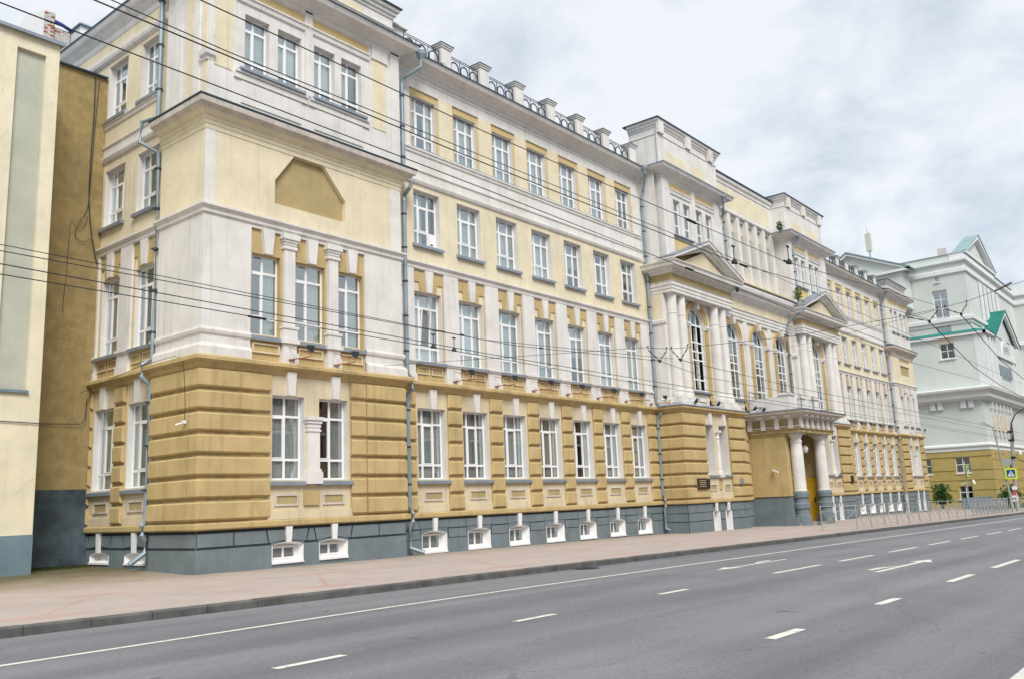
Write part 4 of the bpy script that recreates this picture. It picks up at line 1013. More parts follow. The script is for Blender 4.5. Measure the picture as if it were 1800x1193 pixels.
def centre_pavilion(x0, flip, near):
    W = 6.8; x1 = x0+W
    def u(a): return x0+a if not flip else x1-a
    F = FR(20.65)
    # ground floor
    wins = [sorted((u(2.38), u(3.30))), sorted((u(3.92), u(4.84)))]
    mb = MB(); wall(mb, F, x0, x1, GF0, GF1, [(a, b, 2.60, 5.12) for a, b in wins], depth=.55); wall(mb, SD(x0), 20.65, 22, GF0, GF1); wall(mb, SD(x1), 20.65, 22, GF0, GF1); part('wall', mb, 'beige', school)
    for a, b in wins:
        window(school, a, b, 2.60, 5.12, 'G2', Y=20.65, dep=.5, near=False, sill=False)
        mb = MB(); rect(mb, F, a-.08, b+.08, 2.48, 2.58, 0.4, -.12); part('sill', mb, 'zinc', school)
        keystone(school, F, (a+b)/2, .32, .22, 5.12, 5.72, 0, -.14)
        gf_panel(F, a+.08, b-.08)
    a, b = sorted((u(2.3), u(4.9))); mb = MB(); rect(mb, F, a, b, 1.42, 1.72, 0, -.06); part('apron', mb, 'beige', school)
    c = u(3.61); mb = MB(); rect(mb, F, c-.15, c+.15, 1.85, 2.25, 0, -.05); part('apron_stone', mb, 'ochre', school)
    mb = MB(); mb.lathe([(.17, 2.58), (.17, 2.72), (.12, 2.8), (.115, 3.4), (.095, 4.4), (.14, 4.45), (.10, 4.52), (.12, 4.66), (.19, 4.74)], c, 20.62, 14); rect(mb, F, c-.2, c+.2, 4.74, 4.84, 0, -.2); rect(mb, F, c-.2, c+.2, 2.46, 2.6, 0, -.2); part('colonnette', mb, 'white', school)
    LE = 2.26 if not flip else 1.85; RE = 1.85 if not flip else 2.26
    mb = MB(); sweep(mb, [(x0, 21.98 if not flip else 21.49), (x0, 20.65), (x0+LE, 20.65)], [(.02, 1.43), (.02, 5.64)]); part('groove_backing', mb, 'ochre_g', school)
    mb = MB(); sweep(mb, [(x1-RE, 20.65), (x1, 20.65), (x1, 21.49 if not flip else 21.98)], [(.02, 1.43), (.02, 5.64)]); part('groove_backing', mb, 'ochre_g', school)
    p = (5.64-1.43)/7
    for k in range(7):
        z0, z1 = 1.43+k*p+.048, 1.43+(k+1)*p-.048; pr = [(.075, z0), (.125, z0+.05), (.125, z1-.05), (.075, z1)]
        LE = 2.26 if not flip else 1.85; RE = 1.85 if not flip else 2.26
        mb = MB(); sweep(mb, [(x0, 21.98 if not flip else 21.49), (x0, 20.65), (x0+LE, 20.65)], pr); part('stone_block', mb, 'ochre', school)
        mb = MB(); sweep(mb, [(x1-RE, 20.65), (x1, 20.65), (x1, 21.49 if not flip else 21.98)], pr); part('stone_block', mb, 'ochre', school)
    # second storey: arched window between paired columns
    YW = 21.15; F = FR(YW); c = u(3.28); hw = .86
    mb = MB(); wall(mb, F, x0, x1, 5.9, 13.2, [(c-hw, c+hw, 6.95, 11.28, hw)], depth=.15); wall(mb, SD(x0), YW, 22.3, 5.9, 18.2); wall(mb, SD(x1), YW, 22.3, 5.9, 18.2); part('wall', mb, 'white', school)
    arched_window(c, YW, hw, 6.95, 10.42, near)
    archivolt(c, YW, hw+.03, hw+.36, 10.42, 6.25)
    mb = MB(); 
    for s in (-1, 1):
        P = [(c+s*1.32, 10.75), (c+s*1.32, 11.7), (c+s*.3, 11.7), (c+s*.62, 11.55), (c+s*.95, 11.28)]
        mb.slab(F, P if s > 0 else P[::-1], 0, -.015)
    part('spandrel_panel', mb, 'pale', school)
    mb = MB(); rect(mb, SD(x0), YW+.1, 21.98, 10.35, 11.65, 0, -.01); part('wall_panel', mb, 'pale', school)
    mb = MB(); sweep(mb, [(x0, 22.0), (x0, YW), (x0+.1, YW)], [(.01, 10.05), (.08, 10.1), (.1, 10.25), (0, 10.3)]); sweep(mb, [(x0, 22.0), (x0, YW), (x0+.1, YW)], [(.08, 6.0), (.08, 6.3), (.0, 6.36)]); part('moulding', mb, 'white', school)
    mb = MB(); panel_frame(mb, F, c-.5, c+.5, 6.35, 6.7, .05, -.04); part('panel_frame', mb, 'beige', school)
    for a in (.48, 1.38, 5.05, 5.98): column(u(a), 20.95, 6.42, 11.62, .285)
    mb = MB(); 
    for a, b in ((.0, 1.9), (4.55, 6.5)): 
        p, q = sorted((u(a), u(b))); mb.box(p, q, 20.48, YW+.02, 6.0, 6.17)
    part('column_base', mb, 'white', school)
    # entablature, wraps both sides
    E = [(x0-.0, 22.1), (x0-.0, 20.62), (x1-.15, 20.62), (x1-.15, 21.6)]
    if flip: E = [(x0+.15, 21.6), (x0+.15, 20.62), (x1, 20.62), (x1, 22.1)]
    mb = MB(); mb.box(E[0][0]+.02, E[2][0]-.02, 20.64, YW+.1, 11.6, 12.6)
    sweep(mb, E, [(.0, 11.62), (.02, 11.62), (.02, 11.78), (.05, 11.79), (.05, 11.96), (.09, 11.97), (.09, 12.12), (.14, 12.17), (0, 12.18)]); part('architrave', mb, 'white', school)
    mb = MB(); sweep(mb, E, [(.03, 12.17), (.03, 12.57)]); part('frieze', mb, 'ochre_d', school)
    mb = MB(); sweep(mb, E, [(.04, 12.56), (.10, 12.60), (.10, 12.66), (.22, 12.72), (.24, 12.78), (.50, 12.84), (.52, 12.98), (.60, 13.06), (.60, 13.10)])
    part('cornice', mb, 'white', school)
    mb = MB(); n = 46
    for k in range(n):
        a = E[1][0]+(E[2][0]-E[1][0])*(k+.2)/n; mb.box(a, a+.08, 20.62-.19, 20.62-.08, 12.60, 12.68)
    part('dentils', mb, 'white', school)
    # pediment
    a, b = E[1][0]-.62, E[2][0]+.62; c0 = (a+b)/2; yb, yf = 20.98, 20.0; zb, za = 13.12, 14.62
    mb = MB()
    mb.slab(FR(20.45), [(a+1.2, zb), (b-1.2, zb), (c0, za-.45)], 0, .5); part('tympanum', mb, 'beige', school)
    mb = MB()
    for s, e in ((1, a), (-1, b)):
        for t0, t1, yy in ((0, .16, yf), (.16, .32, yf+.14), (.32, .48, yf+.3)):
            k = (za-zb)/(c0-a); P = [(e, zb+.0-t0+.12), (c0, za-t0+.12), (c0, za-t1+.12), (e+s*0, zb-t1+.12)]
            P = [(x, max(z, zb)) for x, z in P]
            mb.slab(FR(yy), P, 0, 20.9-yy)
    part('raking_cornice', mb, 'white', school)
    mb = MB()
    for s, e in ((1, a), (-1, b)):
        mb.slab(FR(yf-.03), [(e-s*.03, zb+.125), (c0, za+.125), (c0, za+.16), (e-s*.03, zb+.16)], 0, 1.2)
    part('pediment_roof', mb, 'zinc' if not flip else 'zinc', school)
    # tower storey
    YT = 20.97; F = FR(YT); tx0 = x0+.3 if not flip else x0-.05; tx1 = tx0+6.85
    TW = [sorted((u(q), u(r))) for q, r in ((1.5, 2.22), (2.58, 3.34), (4.0, 4.72), (5.14, 5.86))]
    mb = MB(); wall(mb, F, tx0, tx1, 13.0, 18.1, [(a, b, 14.95, 16.9) for a, b in TW], depth=.16); wall(mb, SD(tx0), YT, 22.6, 12.9, 18.1); wall(mb, SD(tx1), YT, 22.6, 12.9, 18.1); part('wall', mb, 'white', school)
    for a, b in TW: window(school, a, b, 14.95, 16.9, 'S3', Y=YT, dep=.14, near=near, cur='none', sill=False)
    for (a, b) in ((1.2, 3.4), (3.95, 6.1)):
        p, q = sorted((u(a), u(b)))
        mb = MB(); rect(mb, F, p+.1, q-.05, 14.84, 14.93, 0, -.14); part('sill', mb, 'zinc', school)
        mb = MB(); rect(mb, F, p+.15, q-.1, 13.2, 14.78, 0, -.008); part('wall_panel', mb, 'mustard', school)
        mb = MB(); rect(mb, F, p, q, 17.40, 17.72, 0, -.006); part('frieze_panel', mb, 'mustard', school)
        mb = MB(); sweep(mb, [(p, YT), (q, YT)], [(.01, 17.10), (.06, 17.14), (.08, 17.28), (.12, 17.32), (.12, 17.37), (0, 17.39)]); part('moulding', mb, 'white', school)
    mb = MB()
    for a, b in ((0.3, 1.0), (3.52, 3.86), (6.2, 6.75)):
        p, q = sorted((u(a), u(b))); rect(mb, F, p, q, 13.2, 17.85, 0, -.07)
    part('pilaster', mb, 'white', school)
    T = [(tx0, 22.6), (tx0, YT), (tx1, YT), (tx1, 22.6)]
    mb = MB(); sweep(mb, T, [(o, z+.16) for o, z in corn]); part('cornice', mb, 'white', school)
    mb = MB(); sweep(mb, T, [(o, z+.16) for o, z in flash]); part('eave_flashing', mb, 'zinc', school)
    ps = [sorted((u(a), u(b))) for a, b in ((1.2, 3.25), (3.85, 5.65))]
    attic(tx0+.1, tx1-.1, YT+.05, 18.35, 21.0, [(a, b, 18.65, 19.45) for a, b in ps], 1.7)
    mb = MB()
    for a in (.3, 3.3, 5.9): p, q = sorted((u(a), u(a+.5))); mb.box(p, q, YT-.03, YT+.06, 18.5, 20.2); mb.box(p-.03, q+.03, YT-.16, YT, 20.22, 20.95)
    part('attic_pilaster', mb, 'white', school)
centre_pavilion(38.1, False, True); centre_pavilion(54.9, True, False)
# --- middle section between the centre pavilions
F = FR(21.5)
mb = MB(); wall(mb, F, 44.9, 54.9, GF0, GF1, [(45.15, 46.1, 2.6, 5.12), (53.7, 54.65, 2.6, 5.12)], depth=.45); part('wall', mb, 'beige', school)
for a, b in ((45.15, 46.1), (53.7, 54.65)): window(school, a, b, 2.6, 5.12, 'G2', Y=21.5, dep=.4, near=False); gf_panel(F, a+.1, b-.1); keystone(school, F, (a+b)/2, .3, .2, 5.12, 5.72, 0, -.12)
blocks(school, 21.5, 46.25, 47.2, d=.12); blocks(school, 21.5, 52.4, 53.4, d=.12)
MC = [46.4, 49.9, 53.3]; hw = .86
mb = MB(); wall(mb, F, 44.9, 54.9, 5.97, 12.8, [(c-hw, c+hw, 6.95, 11.2, hw) for c in MC], depth=.15); part('wall', mb, 'white', school)
for c in MC:
    arched_window(c, 21.5, hw, 6.95, 10.34, False); archivolt(c, 21.5, hw+.03, hw+.34, 10.34, 6.25)
    mb = MB()
    for s in (-1, 1):
        P = [(c+s*1.3, 10.6), (c+s*1.3, 11.5), (c+s*.3, 11.5), (c+s*.6, 11.4), (c+s*.95, 11.1)]; mb.slab(F, P if s > 0 else P[::-1], 0, -.012)
    part('spandrel_panel', mb, 'pale', school)
    mb = MB(); panel_frame(mb, F, c-.5, c+.5, 6.3, 6.68, .05, -.04); part('panel_frame', mb, 'beige', school)
for x in (45.0, 48.15, 51.6, 54.8): mb = MB(); rect(mb, F, x-.22, x+.22, 5.97, 11.52, 0, -.1); rect(mb, F, x-.26, x+.26, 10.2, 10.3, 0, -.13); part('pilaster', mb, 'white', school)
mp = [(44.75, 21.5), (55.0, 21.5)]
mb = MB(); sweep(mb, mp, [(.1, 11.5), (.12, 11.52), (.12, 11.68), (.16, 11.7), (.16, 11.88), (.2, 11.9), (.2, 12.06), (.26, 12.1), (0, 12.12)]); part('architrave', mb, 'white', school)
mb = MB(); sweep(mb, mp, [(.12, 12.1), (.12, 12.68)]); part('frieze', mb, 'pale', school)
mb = MB(); sweep(mb, mp, [(.12, 12.66), (.2, 12.72), (.22, 12.8), (.5, 12.95), (.55, 13.1), (.70, 13.2), (.74, 13.36), (.74, 13.5)]); part('cornice', mb, 'white', school)
mb = MB(); sweep(mb, mp, [(.78, 13.5), (.79, 13.56), (.5, 13.6), (0, 13.66)]); part('cornice_flashing', mb, 'dark', school)
F = FR(21.9); SC = [49.9+1.27*k for k in range(-3, 4)]
mb = MB(); wall(mb, F, 44.9, 55.0, 13.5, 20.6, [(c-.42, c+.42, 14.3, 18.1) for c in SC], depth=.32); part('wall', mb, 'white', school)
for k, c in enumerate(SC):
    mb = MB(); rect(mb, FR(22.05), c-.41, c+.41, 17.35, 18.08, 0, .05); part('slit_panel', mb, 'mustard' if k == 1 else 'pale', school)
    window(school, c-.42, c+.42, 14.9, 17.35, 'S3', Y=21.9, dep=.32, near=False, sill=False)
    mb = MB(); P = [(c-.41, 21.85, 13.95), (c+.41, 21.85, 13.95), (c+.41, 22.2, 14.9), (c-.41, 22.2, 14.9)]; mb.add(P, [(0, 1, 2, 3)]); part('sloped_sill', mb, 'pale', school)
mb = MB()
for k in range(8): x = 49.9+1.27*(k-3.5); rect(mb, F, x-.2, x+.2, 13.7, 18.3, 0, -.14)
part('pilaster', mb, 'white', school)
mb = MB(); mb.box(44.9, 55.0, 21.25, 21.95, 13.62, 13.95); part('attic_base', mb, 'mustard', school)
mb = MB(); sweep(mb, [(45.2, 21.9), (54.8, 21.9)], [(.14, 18.3), (.2, 18.34), (.2, 18.5), (.05, 18.55), (0, 18.6)]); sweep(mb, [(45.2, 21.9), (54.8, 21.9)], [(.02, 20.1), (.06, 20.16), (.06, 20.3), (.16, 20.4), (.18, 20.6), (0, 20.65)]); part('moulding', mb, 'white', school)
mb = MB(); rect(mb, F, 45.4, 54.4, 18.75, 19.95, 0, -.01); part('attic_panel', mb, 'pale', school)
mb = MB().box(44.9, 55.0, 21.65, 24, 20.62, 20.68); part('attic_flashing', mb, 'roof', school)
# --- porch
PX0, PX1, PY = 47.25, 52.15, 18.95
mb = MB()
for X_ in (PX0, PX1-.5):
    mb.box(X_, X_+.5, PY+.35, 21.5, 1.3, 4.9)
mb.box(PX0, PX0+.5, PY+.35, 21.5, 1.3, 1.35); part('porch_wall', mb, 'ochre', school)
mb = MB()
for X_ in (PX0-.03, PX1-.47): mb.box(X_, X_+.5, PY+.3, 21.5, -1.5, 1.32); mb.box(X_-.06, X_+.56, PY+.0, 21.5, -1.5, .22)
part('porch_plinth', mb, 'plinth', school)
mb = MB()
for X_ in (PX0, PX1-.5): mb.box(X_-.08, X_+.58, PY+.28, 21.5, 1.36, 1.50); mb.box(X_-.06, X_+.56, PY+.28, 21.5, 4.70, 4.78)
part('porch_ledge', mb, 'ochre', school)
for cx in (47.92, 51.42):
    mb = MB(); mb.lathe([(.36, 1.62), (.34, 1.7), (.335, 2.8), (.33, 3.5), (.335, 3.56), (.30, 4.2), (.30, 4.22), (.33, 4.26), (.33, 4.36), (.30, 4.4), (.30, 4.52), (.36, 4.6), (.40, 4.72)], cx, PY+.02, 32)
    mb.box(cx-.42, cx+.42, PY-.4, PY+.44, 4.72, 4.82); part('porch_column', mb, 'white', school)
    mb = MB(); mb.lathe([(.46, -1.2), (.46, .30), (.38, .34), (.37, .62), (.44, .68), (.45, .92), (.38, 1.0), (.37, 1.2), (.44, 1.27), (.45, 1.5), (.40, 1.62)], cx, PY+.02, 32); part('column_drum', mb, 'plinth', school)
pp = [(PX0-.1, 21.5), (PX0-.1, PY-.55), (PX1+.1, PY-.55), (PX1+.1, 21.5)]
mb = MB(); mb.box(PX0-.08, PX1+.08, PY-.53, 21.5, 4.82, 6.0); sweep(mb, pp, [(.02, 4.80), (.02, 4.96), (.10, 5.0), (.10, 5.06), (0, 5.08)]); part('porch_entablature', mb, 'ochre_d', school)
mb = MB(); sweep(mb, pp, [(.12, 5.10), (.12, 5.17), (.05, 5.18)]); sweep(mb, pp, [(.05, 5.56), (.20, 5.62), (.24, 5.70), (.34, 5.74), (.52, 5.80), (.62, 5.84), (.64, 5.96)])
part('porch_cornice', mb, 'weathered', school)
mb = MB(); sweep(mb, pp, [(.68, 5.96), (.69, 6.0), (0, 6.10)]); mb.box(PX0-.1, PX1+.1, PY-.55, 21.5, 6.0, 6.09); part('porch_roof', mb, 'zinc', school)
def bracket(F, c, v0):
    mb = MB(); rect(mb, F, c-.13, c+.13, 5.02, 5.62, v0, v0-.16); rect(mb, F, c-.17, c+.17, 5.64, 5.76, v0, v0-.46); part('porch_bracket', mb, 'white', school)
for k in range(4): bracket(SD(PX0-.1), PY-.4+.25+k*.80, 0)
for k in range(7): bracket(FR(PY-.55), PX0+.05+k*(PX1-PX0-.1)/6, 0)
mb = MB()                                                           # balcony parapet above the porch
for a, b, z in ((PX0+.2, PX0+.9, 7.05), (PX0+1.9, PX0+2.7, 6.95), (PX1-.9, PX1-.2, 7.0)):
    mb.box(a, b, PY+.0, PY+.6, 6.08, z-.12); mb.box(a-.07, b+.07, PY-.07, PY+.67, z-.12, z)
mb.box(PX0+.9, PX0+1.9, PY+.15, PY+.45, 6.08, 6.85); mb.box(PX0+2.7, PX1-.9, PY+.15, PY+.45, 6.08, 6.8)
mb.box(PX0+.2, PX0+.55, PY+.6, 21.3, 6.08, 6.85); part('balcony_parapet', mb, 'white', school)
for x in (PX0+1.7, PX0+3.5):
    mb = MB(); mb.tube([(x, PY-.1, 6.15), (x, PY-.12, 6.85), (x+.05, PY-.05, 7.0), (x+.5, PY+.0, 7.05)], .022, 6)
    for k in range(4): mb.tube([(x, PY-.12, 6.3+.13*k), (x+.08, PY-.16, 6.37+.13*k), (x, PY-.12, 6.43+.13*k)], .014, 5)
    part('flag_bracket', mb, 'dark', school)
# doorway inside the porch
mb = MB(); mb.box(48.2, 51.2, 21.42, 21.49, .1, 4.6); part('door_wall', mb, 'ochre', school)
dr = link('entrance_door', mesh('entrance_door', MB().box(48.5, 50.9, 21.30, 21.40, -.1, 3.3), 'yellow'), school)
m2 = MB()
for x in (48.55, 49.7, 50.75): m2.box(x, x+.09, 21.24, 21.30, 0, 3.2)
for z in (1.0, 2.2, 3.1): m2.box(48.55, 50.84, 21.245, 21.30, z, z+.09)
l = link('door_rail', mesh('door_rail', m2, 'yellow'), dr); WL['x'] = 0
m2 = MB().box(49.62, 49.66, 21.15, 21.25, 1.1, 1.4); link('handle', mesh('handle', m2, 'dark'), dr)
m2 = MB()
for z in (2.35, 3.4): m2.box(47.9, 51.4, 20.1, 20.16, z, z+.07)
m2.box(50.9, 51.0, 20.1, 20.16, -.3, 4.6); m2.box(48.0, 48.1, 20.1, 20.16, -.3, 4.6); part('porch_screen', m2, 'upvc', school)
mb = MB().box(50.05, 50.10, 19.45, 19.75, 2.0, 4.6); part('banner', mb, 'blue', school)
ol = part('open_door_leaf', MB().box(51.55, 51.60, 19.35, 20.75, -.35, 2.35), 'yellow', school)
m2 = MB()
for a, b, c, d in ((19.35, 20.75, 2.25, 2.35), (19.35, 20.75, .75, .87), (19.35, 19.47, -.35, 2.3), (20.63, 20.75, -.35, 2.3)): m2.box(51.52, 51.55, a, b, c, d)
link('door_rail', mesh('door_rail', m2, 'yellow'), ol)
m2 = MB().box(51.48, 51.55, 19.55, 19.60, .95, 1.2); link('handle', mesh('handle', m2, 'dark'), ol)
lt = MB(); lt.tube([(49.7, 19.2, 4.8), (49.7, 19.2, 4.15)], .02, 6); lp = part('porch_lamp', lt, 'dark', school)
m2 = MB(); m2.lathe([(.02, 3.72), (.15, 3.78), (.2, 3.92), (.2, 4.0), (.15, 4.12), (.05, 4.18)], 49.7, 19.2, 16); m2.sm = True; link('globe', mesh('globe', m2, 'swhite'), lp)
mb = MB()
for k in range(5): mb.tube([(PX1-.15, PY-.60, 2.2), (PX1+.0+.12*k, PY-.8, 2.3+.12*k)], .014, 5)
part('iron_holder', mb, 'dark', school)
mb = MB(); mb.box(PX0-.04, PX1+.04, PY-.05, 21.5, -1.4, zpave(50, 19)+.13); part('porch_step', mb, 'conc', school)
mb = MB()
for k in range(6):
    x = PX0+.95+.12*k; mb.tube([(x, PY-.62, -.35), (x, PY-.64, .1), (x+.04, PY-.62, .3)], .012, 5)
for z in (-.25, .0, .25): mb.box(PX0+.9, PX0+1.6, PY-.65, PY-.62, z, z+.025)
part('boot_rack', mb, 'dark', school)
# security camera on the porch wall, plaques, box
mb = MB(); mb.box(PX0-.14, PX0-.04, 20.05, 20.12, 2.72, 2.84); cm = part('security_camera', mb, 'swhite', school)
m2 = MB(); m2.tube([(PX0-.14, 20.08, 2.77), (PX0-.30, 19.75, 2.68)], .05, 8); link('camera_body', mesh('camera_body', m2, 'swhite'), cm)
for a, b, c, d, m_ in ((38.95, 39.85, 1.9, 2.42, 'plaque'), (39.9, 40.2, 1.92, 2.4, 'plaque'), (43.75, 44.05, 2.1, 2.4, 'zinc'), (60.8, 61.2, 2.0, 2.5, 'plaque')):
    mb = MB(); mb.box(a, b, 20.44, 20.51, c, d); mb.box(a+.04, b-.04, 20.425, 20.44, c+.04, d-.04)
    o = part('wall_plaque', mb, m_, school, label='dark bronze plaque' if m_ == 'plaque' else 'small grey metal box')
mb = MB()
mb.box(38.93, 39.87, 20.50, 20.52, 1.88, 2.44)
for k in range(4): mb.box(39.05, 39.72, 20.418, 20.426, 2.02+.09*k, 2.05+.09*k)
part('plaque_relief', mb, 'ochre_d', school)

# --- interior floors and back walls (seen through the glass)
mb = MB()
for z in (1.3, 5.85, 10.2, 13.9, 17.9): mb.box(13.5, 83.4, 22.5, 27.6, z-.1, z)
mb.box(13.5, 83.4, 27.6, 27.7, -1, 18)
for x in (17.0, 20.9, 25.8, 30.5, 35.2, 38.6, 45.1, 54.7, 62, 66.4, 70.8, 75.3, 77.5): mb.box(x, x+.12, 22.5, 27.6, 1.3, 17.9)
part('interior', mb, 'inside', school)
# --- roof
mb = MB()
mb.add([(13.0, 21.95, 18.35), (83.6, 21.95, 18.35), (83.6, 28, 18.6), (13.1, 28, 18.6), (83.6, 40, 18.35), (13.1, 40, 18.45)], [(0, 1, 2, 3), (3, 2, 4, 5)])
rf = part('roof', mb, 'roof', school)
# chimney behind the side eave, white with hipped cap
mb = MB(); mb.box(14.25, 14.72, 33.0, 33.9, 18, 20.95); ch = link('chimney', mesh('chimney', mb, 'bright'), rf)
m2 = MB(); m2.box(14.17, 14.80, 32.9, 34.0, 20.95, 21.0); m2.add([(14.17, 32.9, 21.0), (14.80, 32.9, 21.0), (14.80, 34.0, 21.0), (14.17, 34.0, 21.0), (14.34, 33.2, 21.2), (14.62, 33.2, 21.2), (14.62, 33.7, 21.2), (14.34, 33.7, 21.2)], [(0, 1, 5, 4), (1, 2, 6, 5), (2, 3, 7, 6), (3, 0, 4, 7), (4, 5, 6, 7)])
link('chimney_cap', mesh('chimney_cap', m2, 'zincl'), rf)
# --- roof parapet: masonry posts and iron railings with rings
def parapet(posts, zt, ends, y=22.0):
    for (a, b) in posts:
        a = b-.60; D_ = .40
        mb = MB(); mb.box(a+.02, b-.02, y, y+D_, 18.2, zt-.18); mb.box(a-.02, b+.02, y-.04, y+D_+.04, zt-.18, zt-.10); mb.box(a-.06, b+.06, y-.08, y+D_+.08, zt-.10, zt-.02)
        o = part('parapet_post', mb, 'white', school)
        m2 = MB(); c = (a+b)/2; m2.add([(a-.10, y-.12, zt-.02), (b+.10, y-.12, zt-.02), (b+.10, y+D_+.12, zt-.02), (a-.10, y+D_+.12, zt-.02), (c, y+.2, zt+.12)], [(0, 1, 4), (1, 2, 4), (2, 3, 4), (3, 0, 4), (3, 2, 1, 0)])
        link('post_cap', mesh('post_cap', m2, 'roof'), o)
    P = [ends[0]]+[x for p in posts for x in (p[1]-.6, p[1])]+[ends[1]]
    for i in range(0, len(P)-1, 2):
        a, b = P[i], P[i+1]
        if b-a < .5: continue
        mb = MB(); Y = y+.1
        for z in (18.55, 19.22, 19.30): mb.tube([(a, Y, z), (b, Y, z)], .016, 6)
        n = 3; w = (b-a)/n
        for k in range(n):
            c = a+w*(k+.5); r = min(.30, w*.42)
            for r_ in (r, r*.86): mb.tube([(c+r_*math.cos(t*PI/9), Y, 18.88+r_*1.05*math.sin(t*PI/9)) for t in range(19)], .016, 5, cap=False)
            mb.tube([(c-w/2+.02, Y, 18.5), (c-w/2+.02, Y, 19.25)], .018, 5)
        mb.tube([(b-.02, Y, 18.4), (b-.02, Y, 19.3)], .018, 5)
        part('roof_railing', mb, 'dark', school)
parapet([(22.91, 23.95), (25.2, 26.25), (27.48, 28.55), (29.75, 30.88), (32.03, 33.15), (34.3, 35.4), (36.6, 37.9)], 19.62, (21.4, 38.0))
parapet([(62.4, 63.4), (64.6, 65.6), (66.8, 67.9), (69.0, 70.0), (71.2, 72.3), (73.4, 74.6), (75.6, 77.0)], 19.45, (61.9, 77.2))

# --- downpipes
def pipe(pts, r=.075, hopper=None, clamps=True, m='zincl', foot=True):
    mb = MB(); P = []
    for i, p in enumerate(pts):
        P.append(p)
    mb.tube(P, r, 10); o = part('downpipe', mb, m, school)
    if clamps:
        m2 = MB()
        for a, b in zip(pts, pts[1:]):
            a, b = Vector(a), Vector(b)
            if abs(a.x-b.x)+abs(a.y-b.y) < .05 and abs(a.z-b.z) > 1:
                n = int(abs(a.z-b.z)/1.5)+1
                for k in range(n):
                    m2 = MB(); z = a.z+(b.z-a.z)*(k+.4)/n; m2.tube([(a.x, a.y, z-.03), (a.x, a.y, z+.03)], r+.018, 10); m2.box(a.x-.12, a.x+.13, a.y+.02, a.y+.06, z-.015, z+.015); link('clamp', mesh('clamp', m2, 'dark'), o)
    if hopper:
        x, y, z = hopper; m2 = MB(); m2.lathe([(r, z-.32), (r*1.3, z-.2), (r*2.4, z-.02), (r*2.5, z+.12), (r*2.2, z+.12)], x, y, 14); link('rainwater_hopper', mesh('rainwater_hopper', m2, 'zincl'), o)
y = 21.85
pipe([(21.55, 21.30, 18.0), (21.5, 21.32, 17.6), (21.02, 21.83, 17.15), (20.98, y-.05, 16.9), (20.98, y-.05, 13.35)], hopper=(21.55, 21.30, 18.12))
pipe([(20.95, 21.35, 13.0), (20.92, 21.4, 12.8), (21.0, 21.8, 12.6), (20.98, y-.05, 12.4), (20.98, y-.05, 6.2), (21.05, 21.62, 5.98), (21.05, 21.62, 5.62), (21.0, y-.02, 5.4), (21.0, y-.02, 1.62), (21.08, 21.75, 1.4), (21.08, 21.75, 1.15), (21.02, 21.85, 1.0), (21.02, 21.85, .28), (21.35, 21.5, .1)])
pipe([(37.55, 21.3, 18.0), (37.6, 21.35, 17.75), (37.93, 21.8, 17.0), (37.93, y, 16.8), (37.93, y, 6.2), (37.93, 21.63, 5.95), (37.93, 21.63, 5.6), (37.93, y, 5.4), (37.93, y, 1.7), (37.98, 21.76, 1.45), (37.98, 21.76, 1.15), (37.98, 21.83, 1.0), (37.98, 21.83, .1), (38.35, 21.5, -.1)], hopper=(37.5, 21.32, 18.1))
pipe([(44.75, 20.5, 18.0), (44.8, 20.6, 17.6), (45.3, 20.85, 17.3), (45.3, 20.87, 14.0)], hopper=(44.72, 20.47, 18.15), r=.07)
pipe([(45.1, 20.3, 12.9), (44.6, 20.1, 12.6)], r=.1, clamps=False, m='dark')
pipe([(55.6, 20.5, 18.0), (55.55, 20.8, 17.6), (55.43, 20.87, 17.3), (55.43, 20.87, 14.0), (55.2, 20.2, 13.5), (54.1, 20.3, 12.75), (54.2, 21.2, 12.2), (54.2, 21.3, 11.9), (54.2, 21.3, 7.0)], r=.07, hopper=(55.62, 20.47, 18.15))
pipe([(77.05, 21.3, 18.0), (77.1, 21.75, 17.2), (77.1, y, 17.0), (77.1, y, 6.2), (77.1, 21.63, 5.95), (77.1, 21.63, 5.6), (77.1, y, 5.4), (77.1, y, 1.7), (77.2, 21.75, 1.45), (77.2, 21.75, 1.15), (77.2, 21.83, 1.0), (77.2, 21.83, -.3)], hopper=(77.0, 21.32, 18.1), m='zinc')
xs = 12.95
pipe([(xs-.05, 24.15, 18.2), (xs-.05, 24.15, 13.72), (12.62, 24.62, 13.6), (12.60, 24.66, 12.95), (12.95, 24.15, 12.55), (12.95, 24.12, 6.2), (12.72, 24.25, 6.0), (12.70, 24.25, 5.65), (12.93, 24.15, 5.4), (12.93, 24.15, 1.65), (12.83, 24.15, 1.4), (12.83, 24.15, 1.15), (12.93, 24.15, 1.0), (12.93, 24.15, .65), (12.55, 24.25, .36)])

